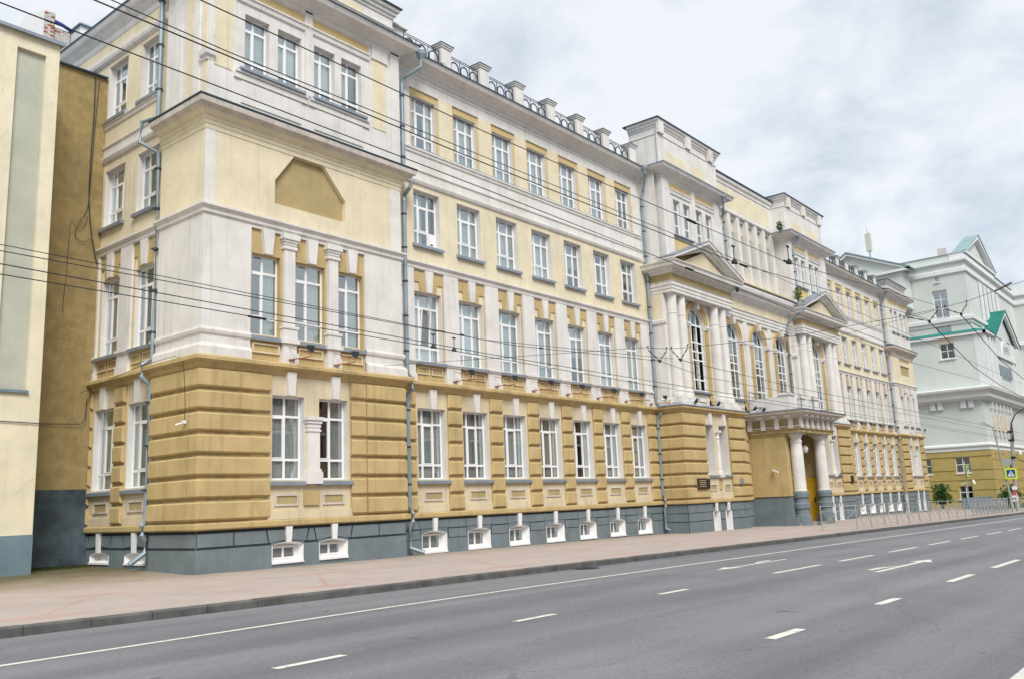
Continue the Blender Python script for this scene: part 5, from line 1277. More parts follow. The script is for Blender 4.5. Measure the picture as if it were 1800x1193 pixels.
# --- floodlights on rusty arms along the string course
def floodlight(x, Y, z=6.12, dx=.0, long=False):
    mb = MB(); t = (x+.15+dx, Y-.85, z-.02)
    mb.tube([(x, Y-.1, z-.02), t], .018, 6); mb.tube([(x-.05, Y-.08, z+.36), (t[0]-.03, t[1], z+.06)], .012, 5); mb.box(x-.1, x+.1, Y-.18, Y-.05, z-.05, z-.02); mb.tube([(t[0], t[1], z-.02), (t[0]+.02, t[1], z+.15)], .014, 5)
    if long: mb.tube([t, (t[0]+.7, t[1]+.02, z+.0)], .022, 6)
    o = part('floodlight', mb, 'orange', school)
    m2 = MB(); c = (t[0]+.0, t[1], z+.22); m2.add([(c[0]-.07, c[1]-.06, c[2]-.09), (c[0]+.08, c[1]-.04, c[2]-.10), (c[0]+.08, c[1]+.08, c[2]-.04), (c[0]-.07, c[1]+.06, c[2]-.04), (c[0]-.10, c[1]-.1, c[2]+.09), (c[0]+.10, c[1]-.08, c[2]+.09), (c[0]+.10, c[1]+.1, c[2]+.11), (c[0]-.10, c[1]+.08, c[2]+.11)], [(0, 3, 2, 1), (4, 5, 6, 7), (0, 1, 5, 4), (1, 2, 6, 5), (2, 3, 7, 6), (3, 0, 4, 7)])
    link('lamp_head', mesh('lamp_head', m2, 'dark'), o)
for k in range(1, 7): floodlight(bayL[k]-1.17, 22.0, long=(k in (1, 6)), dx=random.uniform(-.1, .12))
floodlight(37.45, 22.0, long=True)
floodlight(15.9, 21.6); floodlight(17.6, 21.6)
for k in range(0, 7): floodlight(bayR[k]-1.1+2.2*(k == 0), 22.0, dx=random.uniform(-.1, .12))
for x in (79.8, 81.4): floodlight(x, 21.6)
# small lamp on a conduit at the pavilion corner, wall cables
mb = MB(); mb.tube([(12.68, 28.0, 5.58), (12.66, 24.3, 5.96), (12.68, 22.4, 6.0), (12.74, 22.1, 5.9), (12.72, 21.98, 5.55), (12.79, 22.05, 5.2), (12.80, 22.0, 4.6), (12.80, 22.02, 4.2)], .008, 5)
cl = part('conduit_lamp', mb, 'black', school)
m2 = MB(); m2.box(12.74, 12.83, 21.97, 22.05, 4.10, 4.18); m2.tube([(12.77, 22.02, 4.12), (12.66, 22.2, 4.07)], [.02, .035], 8); link('lamp_head', mesh('lamp_head', m2, 'swhite'), cl)
# tangle of cables above the porch
mb = MB()
for k in range(7):
    a = random.uniform(46.2, 48.5); mb.tube([(a+q*.35, 20.9-.5*math.sin(q*.9+k), 6.15+.22*abs(math.sin(q*1.3+k))) for q in range(6)], .016, 5)
part('cable_tangle', mb, 'black', school)
mb = MB()
for k in range(5):
    a = 47.0+.25*k; mb.tube([(a, 20.95, 6.75), (a+.02, 20.75, 7.0), (a+.04, 20.9, 7.25)], .014, 5)
mb.tube([(46.6, 20.9, 7.2), (48.3, 20.9, 7.15)], .018, 5); mb.tube([(46.6, 20.9, 6.5), (46.6, 20.85, 7.3)], .018, 5); part('iron_basket', mb, 'dark', school)
for x in (39.2, 41.6, 46.0, 47.2):
    mb = MB(); mb.box(x, x+.16, 20.35, 20.45, 6.1, 6.2); mb.tube([(x+.08, 20.4, 6.15), (x-.02, 20.25, 6.28)], .07, 8); part('uplight', mb, 'dark', school)

# ------------------------------------------------------------------ neighbour on the left
nb = thing('neighbour_house', 'cream rendered house with grey-green recessed panels and blue-grey plinth, left of the school', 'house', (10.66, 26, .4))
F = FR(26.0)
NH = [(9.46, 10.28, 5.27, 15.42), (8.15, 8.97, 5.27, 15.42), (6.8, 7.6, 5.27, 15.42)]
mb = MB(); wall(mb, F, -20, 10.66, 1.3, 15.9, NH, depth=.12)
mb.add([F(10.66, 0, 1.4), F(10.66, 12, 1.4), F(10.66, 12, 15.9), F(10.66, 0, 15.9)], [(0, 1, 2, 3)]); part('wall', mb, 'cream', nb)
for h in NH:
    mb = MB(); rect(mb, FR(26.12), h[0], h[1], h[2], h[3], 0, .05); part('recessed_panel', mb, 'greyp', nb)
    mb = MB(); rect(mb, FR(26.12), h[0]-.04, h[1]+.03, 5.19, 5.27, -.02, -.2); part('sill', mb, 'bluegrey', nb)
mb = MB(); rect(mb, F, -20, 10.665, -1, 1.3, -.03, .3); part('plinth', mb, 'bluegrey', nb)
mb = MB(); mb.box(-20, 10.76, 25.88, 38, 15.9, 15.94); mb.box(-20, 10.77, 25.85, 25.9, 15.86, 15.96); part('roof_edge', mb, 'zinc', nb)
mb = MB(); rect(mb, FR(28.0), 10.3, 13.098, 2.58, 16.38, 0, .3); part('rear_wall', mb, 'brown', nb, label='rough brown rendered wall with dark blue base')
mb = MB(); rect(mb, FR(28.0), 10.3, 13.095, -1, 2.58, -.01, .3); part('rear_wall_base', mb, 'dkblue', nb)
mb = MB(); mb.box(10.3, 13.06, 27.88, 32, 16.38, 16.43); part('rear_wall_flashing', mb, 'roof', nb)
# cables on the brown wall
def smooth(P, n=6):
    P = [Vector(p) for p in P]; out = []
    for k in range(len(P)-1):
        p0, p1, p2, p3 = P[max(k-1, 0)], P[k], P[k+1], P[min(k+2, len(P)-1)]
        for q in range(n):
            t = q/n; out.append(.5*((2*p1)+(p2-p0)*t+(2*p0-5*p1+4*p2-p3)*t*t+(3*p1-p0-3*p2+p3)*t**3))
    return out+[P[-1]]
mb = MB(); mb.tube(smooth([(12.62, 27.9, 16.5), (12.66, 27.95, 15.0), (12.62, 27.95, 13.2), (12.63, 27.95, 12.0), (12.74, 27.93, 10.9), (12.92, 27.9, 10.0), (13.0, 27.9, 9.8)]), .017, 6)
mb.tube(smooth([(12.78, 27.95, 16.2), (12.70, 27.95, 14.2), (12.64, 27.95, 12.3), (12.58, 27.95, 11.6), (12.36, 27.92, 11.15), (12.22, 27.92, 10.8), (12.30, 27.93, 10.55), (12.55, 27.93, 10.5), (12.78, 27.93, 10.65), (12.86, 27.93, 10.3)]), .010, 6)
mb.tube(smooth([(12.62, 27.95, 11.4), (12.5, 27.95, 11.0), (12.3, 27.95, 10.9), (12.15, 27.95, 11.1), (12.08, 27.95, 11.0), (12.05, 27.95, 10.0), (12.03, 27.95, 9.2), (11.98, 27.95, 8.4), (12.0, 27.95, 8.05)]), .007, 5)
mb.tube([(13.0, 27.95, 5.55), (12.85, 27.9, 5.4), (12.82, 27.9, 4.75), (12.7, 27.9, 4.6), (11.2, 27.96, 4.55), (10.7, 26.0, 4.35), (10.62, 25.96, 4.36), (8.0, 25.97, 4.42), (0, 25.97, 4.5)], .014, 5); part('cable', mb, 'wire', nb)
# chimney stack of white-washed brick with bare red bricks and a plastered side
mb = MB(); mb.box(12.88, 13.28, 33.0, 35.6, 16.5, 20.98); cs_ = part('chimney_stack', mb, 'mortar', nb)
def bricks(x0, x1, y, z0, z1, parent, side=False):
    w, h = .25, .078; r = 0; z = z0
    me = [cached(('BR', c, q), lambda c=c, q=q: mesh('brick', MB().box(0, w*q-.014, -.02, .05, 0, h-.014), c)) for c in ('brickw', 'brick') for q in (1, .5)]
    while z < z1:
        x = x0
        if r % 2: x -= w/2
        while x < x1-.02:
            a, b = max(x, x0), min(x+w, x1)
            if b-a > .08:
                red = (x0 < 13.0 and 19.6 < z < 20.9 and random.random() < .16) or random.random() < .03
                q = 0 if b-a > .2 else 1
                o = link('brick', me[(2 if red else 0)+q], parent, (a, y+random.uniform(-.012, .006), z))
            x += w
        z += h; r += 1
NB = [0]
bricks(12.89, 13.28, 33.0, 18.6, 20.95, cs_)
mb = MB(); mb.box(13.29, 13.95, 33.1, 35.6, 16.5, 20.5); cs2 = part('chimney_stack', mb, 'mortar', nb)
bricks(13.29, 13.95, 33.1, 18.6, 20.45, cs2)
mb = MB(); mb.tube([(13.28, 33.05, 20.72), (13.5, 33.0, 20.66), (14.0, 33.05, 20.55)], .07, 8); part('rolled_roofing', mb, 'blue', nb)
mb = MB(); G = SD(12.86)
mb.slab(G, [(33.0, 16.5), (33.0, 20.98), (34.67, 21.48), (35.6, 21.2), (36.2, 20.4), (36.4, 16.5)], 0, .02); part('plastered_side', mb, 'bright', nb)

# ------------------------------------------------------------------ pale green building at the far right
gb = thing('green_building', 'pale green and white building with teal gables and olive ground floor beyond the school', 'building', (98, 19.2, -1))
X0 = 98.0; GS = SD(X0)
mb = MB(); wall(mb, GS, 19.2, 60, 10.8, 24.3, [(21.15, 22.55, 16.9, 21.6), (21.7, 22.1, 22.55, 23.05), (21.15, 22.5, 14.45, 16.0)], depth=.3); wall(mb, GS, 19.2, 60, 5.6, 10.8, []); 
wall(mb, FR(19.2), X0, 123, 5.6, 24.3, [(102+1.9*k, 102.9+1.9*k, 5.9, 7.0) for k in range(5)]+[(112, 112.8, 17.8, 18.8), (114.5, 115.3, 17.8, 18.8)], depth=.3); wall(mb, SD(123), 15.0, 19.2, 5.6, 24.3); wall(mb, FR(15.0), 123, 180, -1.5, 24.3, [(125+3.2*k, 126.4+3.2*k, z, z+2.2) for k in range(16) for z in (1, 5, 8.5, 12, 15.5, 19)], depth=.3)
part('wall', mb, 'green', gb)
window(gb, 21.15, 22.55, 16.9, 21.6, 'W10', X=X0, dep=.28, near=False, cur='none', sm='gwhite'); window(gb, 21.7, 22.1, 22.55, 23.05, 'S2', X=X0, dep=.28, near=False, cur='none', sm='gwhite')
mb = MB(); wall(mb, GS, 19.1, 60, -1.5, 5.0, [(21.1, 22.45, 2.8, 4.35), (24.75, 26.1, 2.8, 4.35), (21.2, 22.4, .2, 1.45)], depth=.3); wall(mb, FR(19.1), X0, 123, -1.5, 5.0, [(100.0+1.27*k+3*(k > 3), 100.6+1.27*k+3*(k > 3), z, z+1.75) for k in range(9) for z in (.1, 2.9)], depth=.4); part('base_wall', mb, 'olive', gb)
for k in range(5):
    mb = MB(); z = .0+k*1.0; mb.box(X0-.05, X0+.02, 19.05, 60, z+.03, z+.92); mb.box(X0-.05, 123, 19.05, 19.11, z+.03, z+.92) if False else None
    for a, b in ((19.05, 21.0), (22.55, 24.65), (26.2, 60)) if k in (3, 2, 4) and k != 2 else ((19.05, 60),): pass
    segs = [(19.05, 60)]
    if k in (3,): segs = [(19.05, 21.05), (22.5, 24.7), (26.15, 60)]
    if k in (0, 1): segs = [(19.05, 21.15), (22.45, 60)]
    if k == 2: segs = [(19.05, 60)]
    if k == 4: segs = [(19.05, 21.05), (22.5, 24.7), (26.15, 60)] if False else [(19.05, 60)]
    mb = MB()
    zz0, zz1 = z+.03, z+.94
    if k == 2: zz1 = 2.78
    if k == 4: zz0 = 4.37
    for a, b in segs: mb.box(X0-.06, X0+.01, a, b, zz0, zz1)
    part('rustic_band', mb, 'olive', gb)
mb = MB()
for z in (1.0, 2.0, 3.0, 4.0): mb.box(X0, 123, 19.07, 19.1, z-.0, z+.05)
part('groove', mb, 'ochre_d', gb)
window(gb, 21.1, 22.45, 2.8, 4.35, 'W4', X=X0, dep=.12, near=False, cur='none', sm='gwhite'); window(gb, 24.75, 26.1, 2.8, 4.35, 'W4', X=X0, dep=.12, near=False, cur='none', sm='gwhite'); window(gb, 21.2, 22.4, .2, 1.45, 'W4', X=X0, dep=.12, near=False, cur='none', sm='gwhite')
for z in (.1, 2.9):
    for k in range(9):
        a = 100.0+1.27*k+3*(k > 3); mb = MB(); mb.box(a, a+.6, 19.22, 19.3, z, z+1.75); part('window_panel', mb, 'gwhite', gb)
def trim(z0, z1, out, m='gwhite', ya=60, x1=123, y=19.2, prof=None, name='cornice', xx=X0):
    mb = MB(); sweep(mb, [(xx, ya), (xx, y), (x1, y), (x1, 15)], prof or [(out, z0), (out, z1)]); part(name, mb, m, gb)
trim(4.95, 5.65, .12, prof=[(.12, 4.95), (.12, 5.3), (.25, 5.35), (.25, 5.5), (.1, 5.65)]); trim(9.9, 11.2, .9, prof=[(.05, 9.9), (.4, 10.0), (.7, 10.2), (.75, 10.6), (1.15, 10.9), (1.2, 11.1), (.2, 11.3)], y=19.2)
trim(16.9, 17.5, .1, prof=[(.1, 17.8), (.1, 18.05), (.3, 18.15), (.3, 18.5), (.05, 18.6)]); trim(23.2, 23.7, .2, prof=[(.05, 23.1), (.2, 23.2), (.2, 23.6), (0, 23.7)]); trim(24.1, 24.4, .25, prof=[(.1, 24.25), (.3, 24.35), (.3, 24.55), (0, 24.6)])
mb = MB(); mb.box(X0+.02, 123, 19.22, 60, 24.5, 25.2); part('roof_parapet', mb, 'green', gb)
mb = MB(); mb.box(X0-.03, X0+1.3, 19.17, 20.5, 24.6, 25.35); mb.box(X0+1.3, 113, 19.15, 19.6, 24.6, 25.3); part('corner_block', mb, 'gwhite', gb)
mb = MB(); mb.box(X0-.08, 123, 19.1, 60, 25.2, 25.26); part('roof_coping', mb, 'zinc', gb)
# upper gable on the front
def gable(x0, x1, y, yb, z0, z1, m='green'):
    c = (x0+x1)/2; mb = MB(); mb.slab(FR(y+.5), [(x0+.4, z0), (x1-.4, z0), (c, z1-.5)], 0, .3); part('gable_wall', mb, m, gb)
    mb = MB()
    for s, e in ((1, x0), (-1, x1)): mb.slab(FR(y), [(e, z0), (c, z1), (c, z1-.4), (e+s*.55, z0)], 0, .7)
    mb.box(x0, x1, y, y+.6, z0-.25, z0); part('gable_trim', mb, 'gwhite', gb)
    mb = MB()
    for s, e in ((1, x0), (-1, x1)): mb.slab(FR(y-.08), [(e-s*.15, z0), (c, z1+.12), (c, z1+.02), (e, z0-.02)], 0, yb-y)
    part('gable_roof', mb, 'tealg', gb)
gable(99.0, 113.5, 19.0, 20.4, 25.6, 28.7)
# lower projecting bay with teal pitched roof
mb = MB(); mb.box(X0-.02, X0+1.0, 18.2, 19.2, 11.2, 16.8); part('bay_wall', mb, 'gwhite', gb)
mb = MB(); wall(mb, FR(18.25), X0+1, 112.5, 11.2, 16.9, []); mb.slab(FR(18.25), [(101.6, 16.8), (113.5, 16.8), (107.9, 19.8)], 0, .3); part('bay_wall', mb, 'green', gb)
mb = MB()
for x in (99.9, 101.2, 102.1, 110.9, 112.2): mb.box(x, x+.45, 18.1, 18.3, 11.2, 16.8)
part('bay_pilaster', mb, 'gwhite', gb)
mb = MB()
for k in range(7): mb.box(103.4+.95*k, 103.9+.95*k, 18.2, 18.26, 12.4+.3*(k in (0, 6)), 13.9)
part('bay_recess', mb, 'bluegrey', gb)
mb = MB(); c = 107.9; n = 14; mb.slab(FR(18.15), [(c+2.1*math.cos(PI*i/n), 15.3+1.6*math.sin(PI*i/n)) for i in range(n+1)], 0, .12); mb.box(103, 112.3, 18.05, 18.3, 14.7, 15.2); part('arch_surround', mb, 'gwhite', gb)
mb = MB(); mb.slab(FR(18.1), [(c+1.6*math.cos(PI*i/n), 15.3+1.2*math.sin(PI*i/n)) for i in range(n+1)], 0, .1); part('arch_glazing', mb, 'sblue' if False else 'glass', gb)
mb = MB(); mb.box(X0-.3, X0+.1, 18.0, 60, 16.55, 16.8); mb.box(X0-.3, 101.6, 17.9, 18.3, 16.55, 16.8)
for s, e in ((1, 101.4), (-1, 114.0)): mb.slab(FR(17.75), [(e, 16.6), (107.9, 20.1), (107.9, 19.7), (e+s*.7, 16.6)], 0, .3)
part('bay_trim', mb, 'gwhite', gb)
mb = MB(); mb.add([(X0-.35, 17.85, 16.82), (X0-.35, 60, 16.82), (X0+.05, 60, 17.15), (X0+.05, 19.0, 17.15), (101.4, 17.8, 16.82), (101.4, 19.0, 17.15)], [(0, 4, 5, 3, 2, 1)])
mb.add([(101.3, 17.65, 16.7), (107.9, 17.65, 20.2), (107.9, 20.5, 20.2), (101.3, 20.5, 16.7), (114.1, 17.65, 16.7), (114.1, 20.5, 16.7), (101.3, 17.65, 16.6), (107.9, 17.65, 20.1)], [(0, 1, 2, 3), (1, 4, 5, 2), (0, 6, 7, 1)])
for k in range(14): mb.add([(101.3+6.6*(k+.4)/14, 17.64, 16.72+3.5*(k+.4)/14), (101.3+6.6*(k+.4)/14, 20.5, 16.72+3.5*(k+.4)/14), (101.3+6.6*(k+.4)/14, 20.5, 16.80+3.5*(k+.4)/14), (101.3+6.6*(k+.4)/14, 17.64, 16.80+3.5*(k+.4)/14)], [(0, 1, 2, 3)])
part('bay_roof', mb, 'teal', gb)
mb = MB()
for k in range(5): mb.box(102.3+2.1*k, 103.3+2.1*k, 19.05, 19.2, 11.3, 17.8)
part('front_pilaster', mb, 'gwhite', gb)
mb = MB()
for k in range(5): mb.box(103.6+2.1*k, 104.5+2.1*k, 19.0, 19.15, 18.7, 22.9)
part('front_pilaster', mb, 'gwhite', gb)
mb = MB()
for yy in (20.0, 20.7, 22.9, 23.6): mb.box(X0-.25, X0, yy, yy+.5, 9.2, 9.95)
for k in range(6): mb.box(101+1.9*k, 101.4+1.9*k, 18.9, 19.2, 9.2, 9.95)
part('corbel', mb, 'gwhite', gb)
mb = MB(); rect(mb, SD(X0), 21.1, 22.55, 16.0, 16.55, 0, -.03)
for k in range(5): mb.box(101.6+1.9*k, 102.3+1.9*k, 19.12, 19.2, 7.0, 8.6)
part('wall_panel', mb, 'beige', gb)
window(gb, 21.15, 22.5, 14.45, 16.0, 'W4', X=X0, dep=.2, near=False, cur='none', sm='gwhite')
mb = MB(); mb.box(X0+1.0, X0+1.1, 19.8, 58, -1, 24); mb.box(X0+1.2, 122, 20.0, 20.1, -1, 24); mb.box(124, 180, 16.5, 16.6, -1, 24); part('interior', mb, 'dkblue', gb)  # dark sheets added behind the panes in place of unlit rooms
# side gable seen over the school roof
mb = MB(); G = SD(95.0)
mb.add([(95, 30.4, 26.1), (95, 29.8, 26.5), (95, 23.9, 23.9), (95, 28.0, 23.9), (95, 34, 22.6), (95, 34, 26.1)], [(0, 1, 2, 3, 4, 5)]); mb.box(95.02, 97.9, 24.5, 60, 20, 23.8); part('rear_gable', mb, 'green', gb)
mb = MB(); mb.slab(SD(94.6), [(30.6, 26.1), (29.8, 26.65), (23.7, 23.95), (23.7, 23.7), (29.8, 26.4), (30.5, 25.9)], 0, .5); mb.slab(SD(94.6), [(23.7, 23.95), (28.5, 23.75), (28.5, 23.5), (23.7, 23.7)], 0, .5); part('gable_trim', mb, 'gwhite', gb)
mb = MB(); mb.slab(SD(94.5), [(30.8, 26.15), (29.8, 26.8), (23.5, 23.98), (23.5, 23.9), (29.8, 26.68), (30.7, 26.1)], 0, 3); part('gable_roof', mb, 'tealg', gb)
mb = MB(); mb.tube([(97, 28.0, 25.5), (97, 28.0, 27.1)], .08, 8); an = part('antenna', mb, 'steel', gb); m2 = MB().box(96.8, 97.2, 27.75, 28.3, 27.0, 29.0); link('antenna_panel', mesh('antenna_panel', m2, 'antenna'), an)
mb = MB(); mb.tube([(97, 28.05, 29.0), (97, 28.05, 29.7)], .03, 6); link('antenna_rod', mesh('antenna_rod', mb, 'steel'), an)
mb = MB().box(101.5, 102.3, 21.5, 22.3, 25.2, 26.9); part('chimney', mb, 'brickw', gb)
mb = MB(); mb.box(123, 180, 14.7, 15.0, 10.2, 11.1); mb.box(123, 180, 14.8, 15.0, 22.6, 23.2); mb.box(122.8, 180, 14.7, 30, 24.3, 25.6); part('far_wing_trim', mb, 'gwhite', gb)
gable(126, 138, 14.6, 16.0, 25.6, 28.6)

# ------------------------------------------------------------------ overhead lines
def wire(label, pts, r, group='overhead trolley wires'):
    mb = MB(); P = []
    for a, b in zip(pts, pts[1:]):
        a, b = Vector(a), Vector(b); n = max(1, int((b-a).length/8)); sag = .0006*(b-a).length**2 if (b-a).length < 40 else .0
        for k in range(n): t = k/n; P.append(a.lerp(b, t)-Vector((0, 0, sag*4*t*(1-t))))
    P.append(Vector(pts[-1])); mb.tube(P, r, 6)
    return solid('trolley_wire', mb, 'wire', label, 'wire', group)
wA = wire('lower thick black wire running from the brick chimney past the pavilion cornice corner', [(-25, 6.75, 5.82), (2.5, 7.29, 5.8), (8.6, 7.38, 5.8), (18.45, 7.63, 5.8), (40, 7.9, 5.8), (120, 8.6, 5.8)], .0062)
wB = wire('thick black wire crossing the upper pavilion windows at sill height', [(-25, 6.5, 5.82), (2.99, 6.71, 5.8), (7.92, 6.78, 5.8), (14.76, 6.7, 5.8), (24.4, 5.75, 5.84)], .0068)
wC = wire('thin black wire just above the thick one over the upper pavilion windows', [(-25, 6.2, 5.84), (3.08, 6.61, 5.8), (4.19, 6.66, 5.8), (8.2, 6.80, 5.9), (15.5, 6.9, 6.0), (120, 8, 6.0)], .005)
wD = wire('highest black wire crossing the top of the pavilion and the roof-level windows', [(-25, 5.7, 5.82), (3.58, 6.09, 5.8), (7.2, 6.15, 5.8), (15.53, 6.01, 5.8), (24.0, 5.5, 6.15)], .0055)
wE = wire('uppermost of the four thin wires low across the white storey', [(-20, 12.9, 5.26), (4.4, 12.12, 5.2), (14.3, 12.45, 5.15), (21.2, 11.6, 5.3)], .006, 'thin lower wires')
wF = wire('second from the top of the four thin wires low across the white storey', [(-20, 12.8, 5.2), (4.47, 12.41, 5.2), (15.2, 12.3, 5.1), (20.64, 11.7, 5.2), (24.7, 12.45, 5.2), (80, 13.5, 5.3)], .007, 'thin lower wires')
wG = wire('third from the top of the four thin wires, black against the white corner pier', [(-20, 13.0, 5.2), (4.71, 13.06, 5.2), (15.8, 13.77, 5.2), (24.2, 13.98, 5.2), (90, 14.6, 5.2)], .0085, 'thin lower wires')
wH = wire('lowest of the four thin wires crossing the bottoms of the tall pavilion windows', [(-20, 13.4, 5.2), (4.92, 13.62, 5.2), (16.1, 14.04, 5.2), (25.2, 14.57, 5.2), (90, 15.0, 5.2)], .0085, 'thin lower wires')
wI = wire('thin contact wire leaving the double hanger towards the right', [(20.95, 11.24, 5.2), (30, 11.6, 5.15), (90, 12.6, 5.2)], .008, 'thin lower wires')
wJ = wire('wire falling from the left hanger of the right-hand pair towards the street lamp', [(24.43, 5.77, 5.8), (42.85, 7.6, 5.75), (110, 11, 5.8)], .012)
wK = wire('wire falling from the right hanger of the right-hand pair past the green gable', [(23.94, 4.92, 5.8), (41.2, 6.43, 5.75), (110, 9.6, 5.8)], .012)
# clamps and insulators hanging on the wires
def bit(parent, pts, r, m='rust', name='line_clamp'):
    mb = MB(); mb.tube(pts, r*.62, 6); link(name, mesh(name, mb, m), parent)
for w_, x, y, z in ((wA, 14.6, 7.5, 5.79), (wB, 15.2, 6.68, 5.8), (wD, 12.0, 6.06, 5.79), (wD, 15.6, 6.0, 5.8)):
    bit(w_, [(x-.14, y, z), (x+.14, y, z)], .035, 'black')
def hanger(parent, x, y, z, h):
    mb = MB(); mb.tube([(x, y, z), (x, y, z+h)], .009, 6); mb.tube([(x-.05, y, z+h), (x+.05, y, z+h)], .018, 6); mb.lathe([(.06, z-.01), (.045, z+.045), (.018, z+.08)], x, y, 10); mb.tube([(x-.085, y, z-.005), (x+.085, y, z-.005)], .014, 6)
    link('insulator', mesh('insulator', mb, 'black'), parent)
hanger(wB, 14.85, 6.70, 5.79, .32); hanger(wD, 15.7, 6.0, 5.8, .0+.32)
for x in (14.3, 15.0): hanger(wH, x, 13.98, 5.2, .30)
bit(wH, [(9.25, 13.8, 5.2), (9.65, 13.82, 5.2)], .035, 'black'); bit(wF, [(12.6, 12.33, 5.13), (12.95, 12.32, 5.13)], .028, 'rust'); bit(wF, [(13.4, 12.3, 5.13), (13.5, 12.3, 5.13)], .03, 'black'); bit(wF, [(16.0, 12.2, 5.12), (16.1, 12.2, 5.12)], .03, 'black')
# cross span over the street with V-shaped double hangers
sp = [(19.6, 22.0, 6.3), (20.25, 11.9, 5.55), (20.8, 11.49, 5.52), (21.05, 11.05, 5.52), (23.41, 8.95, 5.8), (24.48, 6.14, 6.08), (24.74, 5.52, 6.18), (25.02, 4.9, 6.30), (26.24, 4.2, 6.75), (28.5, .0, 7.9), (30, -4, 8.4)]
mb = MB(); mb.tube(sp, .007, 6); span = solid('cross_span', mb, 'wire', 'cross span with V-shaped insulated hangers strung over the street', 'cable')
def vee(a, tip, b):
    a, tip, b = map(Vector, (a, tip, b)); mb = MB(); mb.tube([a, a.lerp(tip, .5), tip], .009, 6); mb.tube([tip, b], .009, 6)
    for p, q in ((a, tip), (b, tip)):
        mb.tube([p.lerp(q, .08), p.lerp(q, .34)], .016, 6); mb.tube([p.lerp(q, .52), p.lerp(q, .74)], .016, 6)
        mb.tube([p, p+Vector((0, 0, .07))], .008, 5); mb.tube([p+Vector((-.02, 0, .06)), p+Vector((.02, 0, .1))], .018, 6)
    mb.lathe([(.02, tip.z-.06), (.035, tip.z-.01), (.03, tip.z+.03)], tip.x, tip.y, 8); mb.tube([tip+Vector((-.1, 0, 0)), tip+Vector((.1, 0, .01))], .018, 6)
    link('v_hanger', mesh('v_hanger', mb, 'rust'), span)
vee((20.35, 11.86, 5.50), (20.64, 11.7, 5.21), (20.75, 11.52, 5.47)); vee((20.84, 11.42, 5.47), (20.95, 11.24, 5.21), (21.02, 11.03, 5.50))
vee((24.25, 6.28, 6.0), (24.43, 5.77, 5.82), (24.7, 5.6, 6.12)); vee((24.72, 5.42, 6.13), (23.94+.1, 4.92, 5.82), (25.0, 4.95, 6.22))
bit(span, [(25.9, 4.4, 6.62), (26.5, 4.1, 6.88)], .04, 'rust', 'strain_insulator')
mb = MB(); mb.tube([(50, 21.0, 9.9), (30, 10.5, 6.7), (24.74, 5.5, 6.15)], .006, 5); solid('stay_wire', mb, 'wire', 'thin grey stay wire crossing the arched windows towards the street', 'wire')

# ------------------------------------------------------------------ street furniture at the far right
def fpost(x, y, i): return (x, y, zpave(x, y))
fx = [(39.7, 14.9)]+[(40.9+1.98*k, 13.75-.004*k) for k in range(0, 21)]
bar = thing('pedestrian_barrier', 'long grey steel barrier with crossed bars along the kerb in front of the school', 'barrier', (39.7, 14.9, zpave(39.7, 14.9)))
def barrier(root, pts):
    for i, (a, b) in enumerate(pts):
        z = zpave(a, b); mb = MB(); mb.tube([(a, b, z-.05), (a, b, z+1.1)], .026, 8); part('post', mb, 'steel', root)
    for (a, b), (c, d) in zip(pts, pts[1:]):
        z0, z1 = zpave(a, b), zpave(c, d); mb = MB(); mb.tube([(a, b, z0+1.06), (c, d, z1+1.06)], .018, 6); mb.tube([(a, b, z0+.85), (c, d, z1+.85)], .012, 6); mb.tube([(a, b, z0+.16), (c, d, z1+.16)], .013, 6); part('rail', mb, 'steel', root)
        n = 2; mb = MB()
        for k in range(n):
            p = (a+(c-a)*k/n, b+(d-b)*k/n); q = (a+(c-a)*(k+1)/n, b+(d-b)*(k+1)/n); mb.tube([(*p, z0+.16), (*q, z1+.85)], .010, 5); mb.tube([(*q, z1+.16), (*p, z0+.85)], .010, 5)
        part('cross_bars', mb, 'steel', root)
barrier(bar, fx)
bar2 = thing('pedestrian_barrier', 'grey steel barrier with spiked verticals before the crossing sign', 'barrier', (57, 14.8, zpave(57, 14.8)))
pts2 = [(82.5+1.4*k, 15.3-.02*k) for k in range(0, 1)]
pts2 = [(66+1.15*k, 14.45) for k in range(11)]
for i, (a, b) in enumerate(pts2):
    z = zpave(a, b); mb = MB(); mb.tube([(a, b, z), (a, b, z+1.1)], .035, 6); part('post', mb, 'steel', bar2)
for (a, b), (c, d) in zip(pts2, pts2[1:]):
    z0 = zpave(a, b); mb = MB()
    for k in range(1, 5): x = a+(c-a)*k/5; mb.tube([(x, b, z0+.15), (x, b, z0+.95)], .014, 5)
    for h in (.15, .62, 1.0): mb.tube([(a, b, z0+h), (c, d, z0+h)], .02, 5)
    part('panel', mb, 'steel', bar2)
